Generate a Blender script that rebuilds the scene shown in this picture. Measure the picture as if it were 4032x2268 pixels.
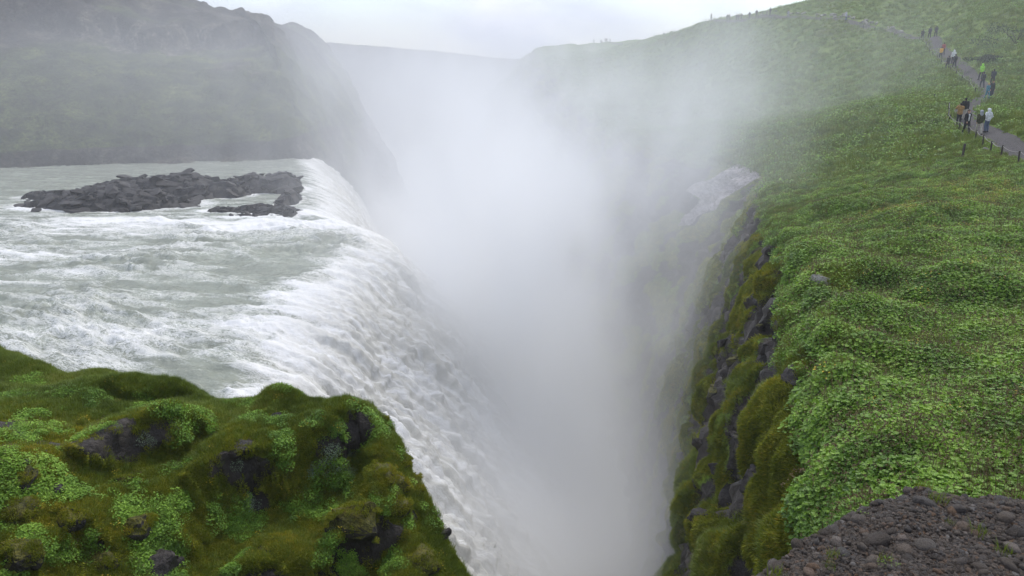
import bpy, bmesh, math, random
import numpy as np

# ------------------------------------------------------------------ camera, sky, sun, exposure
scene = bpy.context.scene
for _o in list(bpy.data.objects):
    bpy.data.objects.remove(_o)
R = math.radians
EYE = 34.0                      # eye height above the canyon river, metres
PITCH = R(16.5)
FPX = 2990.0                    # focal length in photo pixels (4032 wide)
cam = bpy.data.cameras.new('camera')
cam.sensor_width = 36.0
cam.lens = 36.0 * FPX / 4032.0
cam.clip_start = 0.05
cam.clip_end = 9000.0
cam_ob = bpy.data.objects.new('camera', cam)
scene.collection.objects.link(cam_ob)
cam_ob.location = (0, 0, EYE)
cam_ob.rotation_euler = (R(90) - PITCH, 0, 0)
scene.camera = cam_ob

SUN_EL, SUN_AZ = R(52), R(25)   # azimuth from +Y (view direction) towards +X
world = bpy.data.worlds.new('World')
scene.world = world
world.use_nodes = True
wt = world.node_tree
wt.nodes.clear()
def wn(t, **kw):
    n = wt.nodes.new(t)
    for k, v in kw.items():
        setattr(n, k, v)
    return n
w_out = wn('ShaderNodeOutputWorld')
w_bg = wn('ShaderNodeBackground'); w_bg.inputs['Strength'].default_value = 0.10
w_cl = wn('ShaderNodeBackground'); w_cl.inputs['Strength'].default_value = 1.0
w_sky = wn('ShaderNodeTexSky', sky_type='NISHITA', sun_disc=False, sun_elevation=SUN_EL, sun_rotation=SUN_AZ)
w_sky.air_density = 1.0; w_sky.dust_density = 0.5; w_sky.ozone_density = 1.2
w_tc = wn('ShaderNodeTexCoord')
w_map = wn('ShaderNodeMapping'); w_map.inputs['Scale'].default_value = (1.0, 1.0, 2.6); w_map.inputs['Location'].default_value = (0.35, 0.0, 0.2)
w_n1 = wn('ShaderNodeTexNoise'); w_n1.inputs['Scale'].default_value = 2.1; w_n1.inputs['Detail'].default_value = 7; w_n1.inputs['Roughness'].default_value = 0.52; w_n1.inputs['Distortion'].default_value = 0.25
w_n2 = wn('ShaderNodeTexNoise'); w_n2.inputs['Scale'].default_value = 5.5; w_n2.inputs['Detail'].default_value = 6
w_r1 = wn('ShaderNodeMapRange'); w_r1.inputs[1].default_value = 0.37; w_r1.inputs[2].default_value = 0.63; w_r1.interpolation_type = 'SMOOTHSTEP'
w_ramp = wn('ShaderNodeValToRGB')
w_ramp.color_ramp.elements[0].position = 0.32; w_ramp.color_ramp.elements[0].color = (0.43, 0.46, 0.60, 1)
w_ramp.color_ramp.elements[1].position = 0.72; w_ramp.color_ramp.elements[1].color = (0.78, 0.79, 0.85, 1)
_e = w_ramp.color_ramp.elements.new(0.5); _e.color = (0.50, 0.525, 0.66, 1)
w_mix = wn('ShaderNodeMixShader')
wl = wt.links.new
wl(w_tc.outputs['Generated'], w_map.inputs['Vector'])
wl(w_map.outputs[0], w_n1.inputs['Vector']); wl(w_map.outputs[0], w_n2.inputs['Vector'])
wl(w_n1.outputs[0], w_r1.inputs[0]); wl(w_n2.outputs[0], w_ramp.inputs[0])
wl(w_sky.outputs[0], w_bg.inputs['Color']); wl(w_ramp.outputs[0], w_cl.inputs['Color'])
wl(w_r1.outputs[0], w_mix.inputs[0]); wl(w_bg.outputs[0], w_mix.inputs[1]); wl(w_cl.outputs[0], w_mix.inputs[2])
wl(w_mix.outputs[0], w_out.inputs['Surface'])

sun = bpy.data.lights.new('sun', 'SUN')
sun.energy = 1.5
sun.angle = R(25)
sun.color = (1.0, 0.96, 0.90)
sun_ob = bpy.data.objects.new('sun', sun)
scene.collection.objects.link(sun_ob)
sun_ob.location = (60, 120, 200)
sun_ob.rotation_euler = (R(90) - SUN_EL, 0, R(180) - SUN_AZ)

vs = scene.view_settings
vs.view_transform = 'Standard'; vs.look = 'None'; vs.gamma = 1.0; vs.exposure = 0.88; vs.use_curve_mapping = False
cy = scene.cycles
cy.use_denoising = True
cy.max_bounces = 16; cy.diffuse_bounces = 3; cy.glossy_bounces = 2; cy.transmission_bounces = 2
cy.volume_bounces = 16; cy.transparent_max_bounces = 8
cy.volume_step_rate = 4.0; cy.volume_max_steps = 160
cy.use_adaptive_sampling = True; cy.adaptive_threshold = 0.012
cy.sample_clamp_indirect = 6.0

# ------------------------------------------------------------------ helpers
rng = np.random.default_rng(11)
random.seed(5)
COL = scene.collection
CT, ST = math.cos(PITCH), math.sin(PITCH)

def ray(px, py):
    """direction of a photo pixel, scaled so that its forward (y) part is 1"""
    a = np.asarray(px, float) - 2016.0
    b = 1134.0 - np.asarray(py, float)
    y = CT * FPX + ST * b
    return a / y, (-ST * FPX + CT * b) / y

def PD(px, py, D):
    """point seen at the pixel, D metres forward of the camera"""
    dx, dz = ray(px, py)
    return np.array([D * dx, D, EYE + D * dz])

def PZ(px, py, z):
    """point seen at the pixel, at height z above the canyon river"""
    dx, dz = ray(px, py)
    D = (z - EYE) / dz
    return np.array([D * dx, D, z + 0 * D])

def project(V):
    """photo pixel of each point"""
    V = np.asarray(V, float)
    z = V[..., 2] - EYE
    d = CT * V[..., 1] - ST * z
    u = ST * V[..., 1] + CT * z
    d = np.where(d > 0.05, d, 0.05)
    return 2016 + FPX * V[..., 0] / d, 1134 - FPX * u / d, d

def _hash(ix, iy, iz):
    h = (ix.astype(np.uint32) * np.uint32(374761393) + iy.astype(np.uint32) * np.uint32(668265263) + iz.astype(np.uint32) * np.uint32(2246822519))
    h = (h ^ (h >> np.uint32(13))) * np.uint32(1274126177)
    h = (h ^ (h >> np.uint32(16))) * np.uint32(2654435761)
    return h ^ (h >> np.uint32(15))

def noise3(p):
    """gradient noise, about -0.9..0.9, p is (N,3)"""
    with np.errstate(over='ignore'):
        p = np.asarray(p, np.float64)
        fl = np.floor(p)
        i = fl.astype(np.int64)
        f = (p - fl).astype(np.float32)
        w = f * f * f * (f * (f * 6 - 15) + 10)
        out = np.zeros(len(p), np.float32)
        for dx in (0, 1):
            wx = w[:, 0] if dx else 1 - w[:, 0]
            for dy in (0, 1):
                wy = w[:, 1] if dy else 1 - w[:, 1]
                for dz in (0, 1):
                    wz = w[:, 2] if dz else 1 - w[:, 2]
                    h = _hash(i[:, 0] + dx, i[:, 1] + dy, i[:, 2] + dz)
                    gx = (h & np.uint32(1023)).astype(np.float32) / 511.5 - 1
                    gy = ((h >> np.uint32(10)) & np.uint32(1023)).astype(np.float32) / 511.5 - 1
                    gz = ((h >> np.uint32(20)) & np.uint32(1023)).astype(np.float32) / 511.5 - 1
                    out += wx * wy * wz * (gx * (f[:, 0] - dx) + gy * (f[:, 1] - dy) + gz * (f[:, 2] - dz))
        return out * 1.3

def fbm(p, octv=4, gain=0.5, lac=2.03):
    p = np.asarray(p, float)
    a, s, o = 1.0, 0.0, np.zeros(len(p), np.float32)
    for k in range(octv):
        o += a * noise3(p + 17.3 * k); s += a
        a *= gain; p = p * lac
    return o / s

def ridged(p, octv=4, gain=0.5, lac=2.03):
    p = np.asarray(p, float)
    a, s, o = 1.0, 0.0, np.zeros(len(p), np.float32)
    for k in range(octv):
        o += a * (1 - np.abs(noise3(p + 31.7 * k)) * 2); s += a
        a *= gain; p = p * lac
    return o / s

def cells(p):
    """cellular noise: (distance to nearest, second nearest, random id 0..1)"""
    p = np.asarray(p, float)
    fl = np.floor(p).astype(np.int64)
    d1 = np.full(len(p), 9.0, np.float32); d2 = d1.copy(); idv = np.zeros(len(p), np.float32)
    with np.errstate(over='ignore'):
        for dx in (-1, 0, 1):
            for dy in (-1, 0, 1):
                for dz in (-1, 0, 1):
                    c = fl + (dx, dy, dz)
                    h = _hash(c[:, 0], c[:, 1], c[:, 2])
                    q = np.stack([(h & np.uint32(1023)), ((h >> np.uint32(10)) & np.uint32(1023)), ((h >> np.uint32(20)) & np.uint32(1023))], 1) / 1023.0
                    d = np.linalg.norm(c + q - p, axis=1).astype(np.float32)
                    n = d < d1
                    d2 = np.where(n, d1, np.minimum(d2, d))
                    idv = np.where(n, ((h >> np.uint32(5)) & np.uint32(4095)) / 4095.0, idv)
                    d1 = np.where(n, d, d1)
    return d1, d2, idv

def sstep(a, b, x):
    t = np.clip((np.asarray(x, float) - a) / (b - a), 0, 1)
    return t * t * (3 - 2 * t)

class TPS:
    """smooth height surface through scattered (x, y, z)"""
    def __init__(self, pts, lam=0.0):
        pts = np.asarray(pts, float)
        self.s = 60.0
        P = pts[:, :2] / self.s
        n = len(P)
        K = self._k(np.linalg.norm(P[:, None] - P[None], axis=2)) + lam * np.eye(n)
        A = np.zeros((n + 3, n + 3)); A[:n, :n] = K; A[:n, n] = 1; A[:n, n + 1:] = P; A[n, :n] = 1; A[n + 1:, :n] = P.T
        b = np.zeros(n + 3); b[:n] = pts[:, 2]
        self.w = np.linalg.solve(A, b); self.P = P
    def _k(self, r):
        return r * r * np.log(np.maximum(r, 1e-9))
    def __call__(self, x, y):
        q = np.stack([np.ravel(x), np.ravel(y)], 1) / self.s
        out = np.empty(len(q))
        for i in range(0, len(q), 60000):
            c = q[i:i + 60000]
            r = np.sqrt(((c[:, None] - self.P[None]) ** 2).sum(2))
            out[i:i + 60000] = self._k(r) @ self.w[:-3] + self.w[-3] + c @ self.w[-2:]
        return out.reshape(np.shape(x))

def link(o, parent=None):
    COL.objects.link(o)
    if parent is not None:
        o.parent = parent
    return o

def mesh_obj(name, verts, faces, mat=None, parent=None, smooth=True, attrs=None):
    """faces: (N,4) or (N,3) int array, or a list"""
    m = bpy.data.meshes.new(name)
    verts = np.asarray(verts, np.float32)
    if isinstance(faces, np.ndarray):
        k = faces.shape[1]
        m.vertices.add(len(verts)); m.vertices.foreach_set('co', verts.ravel())
        m.loops.add(faces.size); m.loops.foreach_set('vertex_index', faces.ravel().astype(np.int32))
        m.polygons.add(len(faces))
        m.polygons.foreach_set('loop_start', np.arange(0, faces.size, k, dtype=np.int32))
        m.polygons.foreach_set('loop_total', np.full(len(faces), k, np.int32))
        m.polygons.foreach_set('use_smooth', np.full(len(faces), smooth, bool))
        m.update(calc_edges=True); m.validate()
    else:
        m.from_pydata([tuple(v) for v in verts], [], faces)
        m.polygons.foreach_set('use_smooth', np.full(len(m.polygons), smooth, bool))
        m.update()
    for k, v in (attrs or {}).items():
        v = np.asarray(v, np.float32)
        if v.ndim == 2:
            a = m.attributes.new(k, 'FLOAT_VECTOR', 'POINT'); a.data.foreach_set('vector', v.ravel())
        else:
            a = m.attributes.new(k, 'FLOAT', 'POINT'); a.data.foreach_set('value', v)
    for mm in (mat if isinstance(mat, (list, tuple)) else [mat]):
        if mm:
            m.materials.append(mm)
    o = bpy.data.objects.new(name, m)
    return link(o, parent)

def grid_faces(nu, nv):
    i = np.arange((nu - 1) * (nv - 1))
    a = (i // (nv - 1)) * nv + i % (nv - 1)
    return np.stack([a, a + nv, a + nv + 1, a + 1], 1)

def grid_normals(V):
    du = np.gradient(V, axis=0); dv = np.gradient(V, axis=1)
    n = np.cross(du, dv)
    return n / np.maximum(np.linalg.norm(n, axis=2, keepdims=True), 1e-9)

def empty(name, loc, rz=0.0):
    o = bpy.data.objects.new(name, None)
    o.location = loc; o.rotation_euler = (0, 0, rz); o.empty_display_size = 0.2
    return link(o)

def tag(o, label=None, cat=None, group=None, kind=None):
    for k, v in (('label', label), ('category', cat), ('group', group), ('kind', kind)):
        if v:
            o[k] = v
    return o

def interp(x, xs, ys):
    return np.interp(x, xs, ys)

def smooth_interp(x, xs, ys, w=3.0):
    x = np.asarray(x, float)
    return sum(np.interp(x + d * w, xs, ys) for d in (-1, -0.5, 0, 0.5, 1)) / 5.0

# ------------------------------------------------------------------ material helpers
class MT:
    """small node-tree builder"""
    def __init__(self, name):
        self.m = bpy.data.materials.new(name); self.m.use_nodes = True
        self.t = self.m.node_tree; self.t.nodes.clear()
        self.out = self.t.nodes.new('ShaderNodeOutputMaterial')
    def n(self, typ, **kw):
        nd = self.t.nodes.new(typ)
        for k, v in kw.items():
            setattr(nd, k, v)
        return nd
    def l(self, a, b):
        self.t.links.new(a, b)
    def val(self, s, v):
        if hasattr(v, 'is_output') or isinstance(v, bpy.types.NodeSocket):
            self.l(v, s)
        else:
            s.default_value = v
    def attr(self, name):
        a = self.n('ShaderNodeAttribute'); a.attribute_name = name
        return a
    def pos(self, scale=(1, 1, 1), rot=(0, 0, 0), src=None):
        mp = self.n('ShaderNodeMapping'); mp.inputs['Scale'].default_value = scale; mp.inputs['Rotation'].default_value = rot
        if src is None:
            src = self.n('ShaderNodeNewGeometry').outputs['Position']
        self.l(src, mp.inputs['Vector'])
        return mp.outputs[0]
    def noise(self, vec, scale, detail=4, rough=0.5, dist=0.0):
        nd = self.n('ShaderNodeTexNoise')
        if vec is not None:
            self.l(vec, nd.inputs['Vector'])
        nd.inputs['Scale'].default_value = scale; nd.inputs['Detail'].default_value = detail
        nd.inputs['Roughness'].default_value = rough; nd.inputs['Distortion'].default_value = dist
        return nd.outputs[0]
    def voro(self, vec, scale, feature='F1'):
        nd = self.n('ShaderNodeTexVoronoi', feature=feature)
        self.l(vec, nd.inputs['Vector']); nd.inputs['Scale'].default_value = scale
        return nd
    def rng(self, s, a, b, c=0.0, d=1.0, smooth=True):
        nd = self.n('ShaderNodeMapRange')
        if smooth:
            nd.interpolation_type = 'SMOOTHSTEP'
        self.val(nd.inputs[0], s)
        for k, v in zip((1, 2, 3, 4), (a, b, c, d)):
            self.val(nd.inputs[k], v)
        return nd.outputs[0]
    def math(self, op, a, b=0.0, clamp=False):
        nd = self.n('ShaderNodeMath', operation=op); nd.use_clamp = clamp
        self.val(nd.inputs[0], a); self.val(nd.inputs[1], b)
        return nd.outputs[0]
    def ramp(self, s, stops):
        nd = self.n('ShaderNodeValToRGB')
        el = nd.color_ramp.elements
        el[0].position, el[0].color = stops[0][0], (*stops[0][1], 1)
        el[1].position, el[1].color = stops[-1][0], (*stops[-1][1], 1)
        for p, c in stops[1:-1]:
            e = el.new(p); e.color = (*c, 1)
        self.l(s, nd.inputs[0])
        return nd.outputs[0]
    def mix(self, f, a, b, mode='MIX'):
        nd = self.n('ShaderNodeMix', data_type='RGBA', blend_type=mode)
        self.val(nd.inputs[0], f)
        for s, v in ((nd.inputs[6], a), (nd.inputs[7], b)):
            if isinstance(v, tuple):
                s.default_value = (*v, 1)
            else:
                self.l(v, s)
        return nd.outputs[2]
    def bump(self, h, strength=0.5, dist=0.1, normal=None):
        nd = self.n('ShaderNodeBump'); nd.inputs['Strength'].default_value = strength; nd.inputs['Distance'].default_value = dist
        self.l(h, nd.inputs['Height'])
        if normal is not None:
            self.l(normal, nd.inputs['Normal'])
        return nd.outputs[0]
    def principled(self, color, rough=0.8, normal=None, spec=0.3, **kw):
        p = self.n('ShaderNodeBsdfPrincipled')
        if isinstance(color, tuple):
            p.inputs['Base Color'].default_value = (*color, 1)
        else:
            self.l(color, p.inputs['Base Color'])
        self.val(p.inputs['Roughness'], rough); self.val(p.inputs['Specular IOR Level'], spec)
        if normal is not None:
            self.l(normal, p.inputs['Normal'])
        self.l(p.outputs[0], self.out.inputs['Surface'])
        return p

def plain(name, col, rough=0.8, spec=0.3, var=0.25, scale=14.0):
    """a plain surface with a little mottling"""
    b = MT(name)
    tc = b.n('ShaderNodeTexCoord').outputs['Object']
    f = b.noise(tc, scale, 4)
    c = b.mix(b.rng(f, 0.3, 0.7), tuple(x * (1 - var) for x in col), tuple(min(1, x * (1 + var)) for x in col))
    b.principled(c, rough, b.bump(f, 0.25, 0.01), spec)
    return b.m

# ------------------------------------------------------------------ surface materials
def m_meadow():
    b = MT('meadow_plants')
    p = b.pos()
    big = b.noise(p, 0.07, 3); mid = b.noise(p, 0.6, 5, 0.6); fine = b.noise(b.pos((1, 1, 1)), 7.0, 5, 0.65)
    green = b.ramp(mid, [(0.30, (0.065, 0.108, 0.010)), (0.5, (0.150, 0.230, 0.020)), (0.72, (0.24, 0.32, 0.032))])
    dry = b.ramp(mid, [(0.3, (0.075, 0.075, 0.028)), (0.7, (0.15, 0.135, 0.055))])
    c = b.mix(b.rng(big, 0.52, 0.72, 0, 0.55), green, dry)
    c = b.mix(b.rng(fine, 0.42, 0.60), b.mix(0.62, c, (0.012, 0.020, 0.006)), c)
    rock = b.attr('rock').outputs['Fac']
    rn = b.noise(p, 1.1, 6, 0.65); rf = b.noise(p, 6.0, 5, 0.7)
    rockc = b.ramp(rn, [(0.3, (0.016, 0.013, 0.010)), (0.55, (0.042, 0.034, 0.027)), (0.78, (0.10, 0.087, 0.074))])
    moss = b.ramp(b.noise(p, 2.3, 4, 0.6), [(0.3, (0.072, 0.100, 0.008)), (0.5, (0.155, 0.180, 0.012)), (0.7, (0.26, 0.24, 0.016))])
    mm = b.attr('moss').outputs['Fac']
    mosst = b.mix(b.rng(fine, 0.38, 0.62), b.mix(0.6, moss, (0.02, 0.02, 0.004)), moss)
    c = b.mix(b.rng(b.math('ADD', mm, b.math('MULTIPLY', b.math('SUBTRACT', rf, 0.5), 0.9)), 0.40, 0.60), c, mosst)
    c = b.mix(b.rng(b.math('ADD', rock, b.math('MULTIPLY', b.math('SUBTRACT', rf, 0.5), 1.1)), 0.42, 0.58), c, rockc)
    bare = b.attr('bare').outputs['Fac']
    lam = b.noise(b.pos((0.6, 1.3, 1.6)), 2.2, 7, 0.72, 0.8)
    barec = b.ramp(lam, [(0.34, (0.07, 0.058, 0.054)), (0.46, (0.26, 0.23, 0.225)), (0.68, (0.55, 0.51, 0.51))])
    c = b.mix(b.rng(b.math('ADD', bare, b.math('MULTIPLY', b.math('SUBTRACT', rn, 0.5), 0.8)), 0.42, 0.56), c, barec)
    path = b.attr('path').outputs['Fac']
    pc = b.ramp(fine, [(0.3, (0.038, 0.034, 0.033)), (0.7, (0.095, 0.086, 0.083))])
    c = b.mix(b.rng(b.math('ADD', path, b.math('MULTIPLY', b.math('SUBTRACT', rf, 0.5), 0.5)), 0.42, 0.58), c, pc)
    n1 = b.bump(fine, 0.7, 0.10)
    n2 = b.bump(rf, 0.5, 0.12, n1)
    b.principled(c, b.rng(rock, 0.3, 0.8, 0.9, 0.5), n2, 0.25)
    return b.m

def m_rock(name='basalt', dark=(0.010, 0.0085, 0.0075), mid=(0.026, 0.022, 0.019), lite=(0.070, 0.062, 0.056), moss=0.0, wet=0.5):
    b = MT(name)
    tc = b.n('ShaderNodeNewGeometry')
    p = b.pos(); oi = b.n('ShaderNodeObjectInfo').outputs['Random']
    n1 = b.noise(p, 1.7, 6, 0.65); n2 = b.noise(p, 11.0, 5, 0.7)
    c = b.ramp(n1, [(0.28, dark), (0.52, mid), (0.78, lite)])
    c = b.mix(b.rng(n2, 0.35, 0.65, 0.0, 0.45), c, lite)
    hsv = b.n('ShaderNodeHueSaturation'); b.l(c, hsv.inputs['Color']); b.val(hsv.inputs['Value'], b.rng(oi, 0, 1, 0.65, 1.35, False))
    c = hsv.outputs[0]
    if moss > 0:
        sep = b.n('ShaderNodeSeparateXYZ'); b.l(tc.outputs['Normal'], sep.inputs[0])
        up = b.math('ADD', sep.outputs[2], b.math('MULTIPLY', b.math('SUBTRACT', n1, 0.5), 1.6))
        mc = b.ramp(b.noise(p, 4.0, 5, 0.7), [(0.3, (0.035, 0.040, 0.006)), (0.5, (0.090, 0.085, 0.011)), (0.7, (0.15, 0.125, 0.016))])
        mc = b.mix(b.rng(b.noise(p, 45.0, 3), 0.35, 0.62), b.mix(0.7, mc, (0.012, 0.012, 0.003)), mc)
        c = b.mix(b.rng(up, 1.0 - moss, 1.25 - moss), c, mc)
    nn = b.bump(n2, 0.55, 0.05, b.bump(n1, 0.4, 0.2))
    b.principled(c, b.rng(n2, 0.3, 0.7, 0.75 - 0.35 * wet, 0.9 - 0.25 * wet), nn, 0.22)
    return b.m

def m_hill():
    b = MT('hillside')
    p = b.pos()
    big = b.noise(p, 0.035, 4, 0.55, 0.5); mid = b.noise(p, 0.22, 6, 0.65); fine = b.noise(p, 1.6, 6, 0.7)
    g = b.ramp(mid, [(0.34, (0.024, 0.034, 0.010)), (0.5, (0.080, 0.102, 0.026)), (0.66, (0.18, 0.21, 0.05))])
    r = b.ramp(mid, [(0.34, (0.016, 0.014, 0.012)), (0.5, (0.060, 0.050, 0.042)), (0.68, (0.19, 0.165, 0.125))])
    rock = b.attr('rock').outputs['Fac']
    k = b.math('ADD', rock, b.math('MULTIPLY', b.math('SUBTRACT', big, 0.5), 1.6))
    c = b.mix(b.rng(b.math('ADD', k, b.math('MULTIPLY', b.math('SUBTRACT', fine, 0.5), 0.8)), 0.40, 0.62), g, r)
    pale = b.attr('pale').outputs['Fac']
    col = b.noise(b.pos((0.55, 0.55, 0.13)), 1.0, 5, 0.6)
    pc = b.ramp(fine, [(0.3, (0.09, 0.078, 0.058)), (0.7, (0.30, 0.265, 0.20))])
    c = b.mix(b.math('MULTIPLY', b.rng(pale, 0.3, 0.7), b.rng(col, 0.47, 0.60)), c, pc)
    c = b.mix(b.rng(fine, 0.36, 0.60), b.mix(0.65, c, (0.010, 0.010, 0.007)), c)
    grain = b.noise(p, 4.5, 4, 0.7)
    c = b.mix(b.rng(grain, 0.40, 0.60), b.mix(0.55, c, (0.010, 0.010, 0.007)), c)
    b.principled(c, 0.9, b.bump(fine, 0.8, 0.5, b.bump(mid, 0.5, 1.5)), 0.15)
    return b.m

def m_water(name='glacial_water', base=(0.33, 0.352, 0.275), foam_gain=1.0):
    b = MT(name)
    fl = b.attr('flow').outputs['Vector']          # x along the stream, y across, z unused
    foam = b.attr('foam').outputs['Fac']
    s1 = b.noise(b.pos((0.30, 1.0, 1.0), src=fl), 0.9, 6, 0.62, 0.9)
    s2 = b.noise(b.pos((0.45, 1.0, 1.0), src=fl), 3.6, 8, 0.72, 1.5)
    s3 = b.noise(b.pos((0.6, 1.0, 1.0), src=fl), 11.0, 6, 0.72, 1.2)
    r2 = b.math('ABSOLUTE', b.math('SUBTRACT', s2, 0.5))
    lace = b.rng(r2, 0.0, 0.06, 1.0, 0.0)
    r3 = b.rng(b.math('ABSOLUTE', b.math('SUBTRACT', s1, 0.5)), 0.0, 0.05, 1.0, 0.0)
    k = b.math('ADD', b.math('MULTIPLY', foam, 1.0), b.math('MULTIPLY', b.math('SUBTRACT', s1, 0.5), 1.7))
    k = b.math('ADD', k, b.math('MULTIPLY', b.math('SUBTRACT', s3, 0.5), 0.9))
    dense = b.rng(k, 0.36, 0.80)
    thin = b.math('MULTIPLY', b.math('MAXIMUM', lace, b.math('MULTIPLY', r3, 0.7)), b.rng(k, -0.15, 0.5, 0.0, 0.95))
    f = b.math('MAXIMUM', dense, thin, True)
    wc = b.mix(b.rng(s1, 0.35, 0.7), tuple(x * 0.85 for x in base), tuple(x * 1.16 for x in base))
    fc = b.mix(b.rng(s3, 0.3, 0.7), (0.82, 0.81, 0.755), (0.95, 0.945, 0.915))
    wc = b.mix(b.attr('falls').outputs['Fac'], wc, (0.46, 0.445, 0.36))
    c = b.mix(f, wc, fc)
    fa = b.attr('falls').outputs['Fac']
    st = b.noise(b.pos((0.10, 1.0, 1.0), src=fl), 2.4, 7, 0.68, 0.7)
    c = b.mix(b.math('MULTIPLY', fa, b.rng(st, 0.44, 0.64, 0.75, 0.0)), c, (0.50, 0.485, 0.41))
    h = b.math('ADD', b.math('MULTIPLY', s2, 0.6), b.math('MULTIPLY', s3, 0.4))
    nn = b.bump(h, 0.7, 0.28)
    b.principled(c, b.rng(f, 0.0, 0.7, 0.16, 0.8), nn, 0.32)
    return b.m

M_MEADOW = m_meadow()
M_ROCK = m_rock()
M_ROCK_WET = m_rock('wet_basalt', (0.010, 0.009, 0.0085), (0.027, 0.024, 0.022), (0.095, 0.088, 0.082), 0.0, 0.7)
M_MOSSROCK = m_rock('mossy_basalt', moss=0.75)
M_BOULDER = m_rock('moss_covered_rock', moss=1.15)
M_HILL = m_hill()
M_WATER = m_water()
M_GORGEWATER = m_water('gorge_water', (0.30, 0.32, 0.31))

# ------------------------------------------------------------------ right side: gorge wall, meadow, hill
RIM = np.array([(2.6, 2.5, -5.3), (3.2, 5, -5.4), (4.9, 9, -5.6), (6.6, 14.5, -6.2), (9.0, 22, -6.6), (11.6, 30, -7.5), (13.8, 39, -8.5), (17, 50, -8.8), (21, 60, -8.7),
                (23.5, 67, -8.6), (19, 75, -9.2), (15, 95, -9), (14, 150, -8.2), (14, 200, -4), (13, 250, 0), (11, 330, 6), (40, 370, 6), (120, 430, 8)], float)
WALL = np.array([(1.6, 2.5), (2.0, 5), (3.7, 11), (5.2, 16), (7.0, 27), (9.0, 40), (10.5, 60), (4, 100), (-6, 150), (-17, 200), (-30, 250), (-20, 330), (30, 375), (110, 435)], float)
PATHPX = [(4300, 690, 36), (4032, 600, 45), (3950, 545, 51), (3880, 512, 57), (3805, 478, 61), (3800, 425, 68), (3850, 396, 75), (3895, 372, 81), (3868, 335, 88), (3800, 275, 98), (3740, 228, 110), (3690, 185, 122),
          (3640, 160, 135), (3500, 115, 150), (3340, 80, 165), (3150, 65, 185), (3000, 62, 200), (2800, 78, 221), (2660, 124, 275), (2400, 167, 328)]
PATH = np.array([PD(*q) for q in PATHPX]); PATH[:, 2] -= EYE
ctl = [tuple(r) for r in RIM[:-1]] + [tuple(p) for p in PATH]
for px, py, D in [(4032, 350, 85), (4032, 150, 105), (4032, 0, 125), (3600, 0, 168), (3800, 80, 128), (3600, 80, 158), (3300, 30, 188), (3200, 0, 230), (4032, 1900, 8), (4032, 1500, 12.5), (4032, 1134, 19),
                  (4032, 800, 31.5), (3787, 632, 48), (3400, 600, 63), (3400, 900, 31), (3400, 1300, 17.5), (3400, 1700, 11), (3100, 800, 45), (3000, 500, 90), (3400, 400, 105), (3000, 300, 150), (3400, 200, 135),
                  (2700, 300, 200), (2700, 150, 250), (4032, 470, 68), (2500, 190, 300)]:
    q = PD(px, py, D); ctl.append((q[0], q[1], q[2] - EYE))
ctl += [(40, 20, -4.2), (45, 40, -3.6), (60, 60, -2.0), (25, 8, -3.5), (95, 80, 9), (8, 2, -4.2), (130, 130, 30), (120, 200, 34), (106, 240, 20), (76, 226, 11.2), (66, 240, 10.6), (60, 258, 10.0), (84, 240, 12.5), (90, 330, 14), (140, 300, 24), (60, 390, 9), (180, 400, 18), (20, -2, -3.2), (3, -2, -4.5), (260, 300, 40)]
_u = {}
for c in ctl:
    _u[(round(c[0], 1), round(c[1], 1))] = c
MEAD = TPS(list(_u.values()), 0.0006)

def rim_x(y): return smooth_interp(y, RIM[:, 1], RIM[:, 0], 1.5)
def wall_x(y): return smooth_interp(y, WALL[:, 1], WALL[:, 0], 2.0)

def path_dist(x, y):
    """distance to the footpath centre line"""
    p = np.stack([np.ravel(x), np.ravel(y)], 1)
    best = np.full(len(p), 1e9)
    for a, b in zip(PATH[:-1, :2], PATH[1:, :2]):
        ab = b - a
        t = np.clip(((p - a) @ ab) / (ab @ ab), 0, 1)
        best = np.minimum(best, np.linalg.norm(p - (a + t[:, None] * ab), axis=1))
    return best.reshape(np.shape(x))

def in_poly(x, y, poly):
    x = np.asarray(x); ins = np.zeros(x.shape, bool)
    n = len(poly)
    for i in range(n):
        (x1, y1), (x2, y2) = poly[i], poly[(i + 1) % n]
        c = ((y1 > y) != (y2 > y)) & (x < (x2 - x1) * (y - y1) / (y2 - y1 + 1e-12) + x1)
        ins ^= c
    return ins

def seg_dist(x, y, poly, closed=True):
    p = np.stack([np.ravel(x), np.ravel(y)], 1)
    best = np.full(len(p), 1e9)
    n = len(poly)
    for i in range(n if closed else n - 1):
        a = np.asarray(poly[i], float); ab = np.asarray(poly[(i + 1) % n], float) - a
        t = np.clip(((p - a) @ ab) / (ab @ ab + 1e-12), 0, 1)
        best = np.minimum(best, np.linalg.norm(p - (a + t[:, None] * ab), axis=1))
    return best.reshape(np.shape(x))

# bare, washed patch of pale rock on the brink, seen at these pixels; its depth is that of the slope there
BARE = [(2905, 646), (2950, 662), (3000, 690), (2940, 728), (2882, 761), (2835, 789), (2825, 822), (2750, 845), (2717, 885), (2660, 890), (2717, 831), (2765, 790), (2700, 748), (2750, 717), (2802, 706), (2844, 674)]

BRINK = [(2500, 600), (2880, 640), (2930, 850), (2960, 960), (3060, 1010), (3110, 1110), (3010, 1250), (2985, 1440), (3080, 1520), (3060, 1600), (2975, 1690), (3000, 1790), (3200, 1810), (3240, 1900), (3200, 2040), (3000, 2160), (2900, 2268), (2900, 2400), (2400, 2400)]

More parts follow.
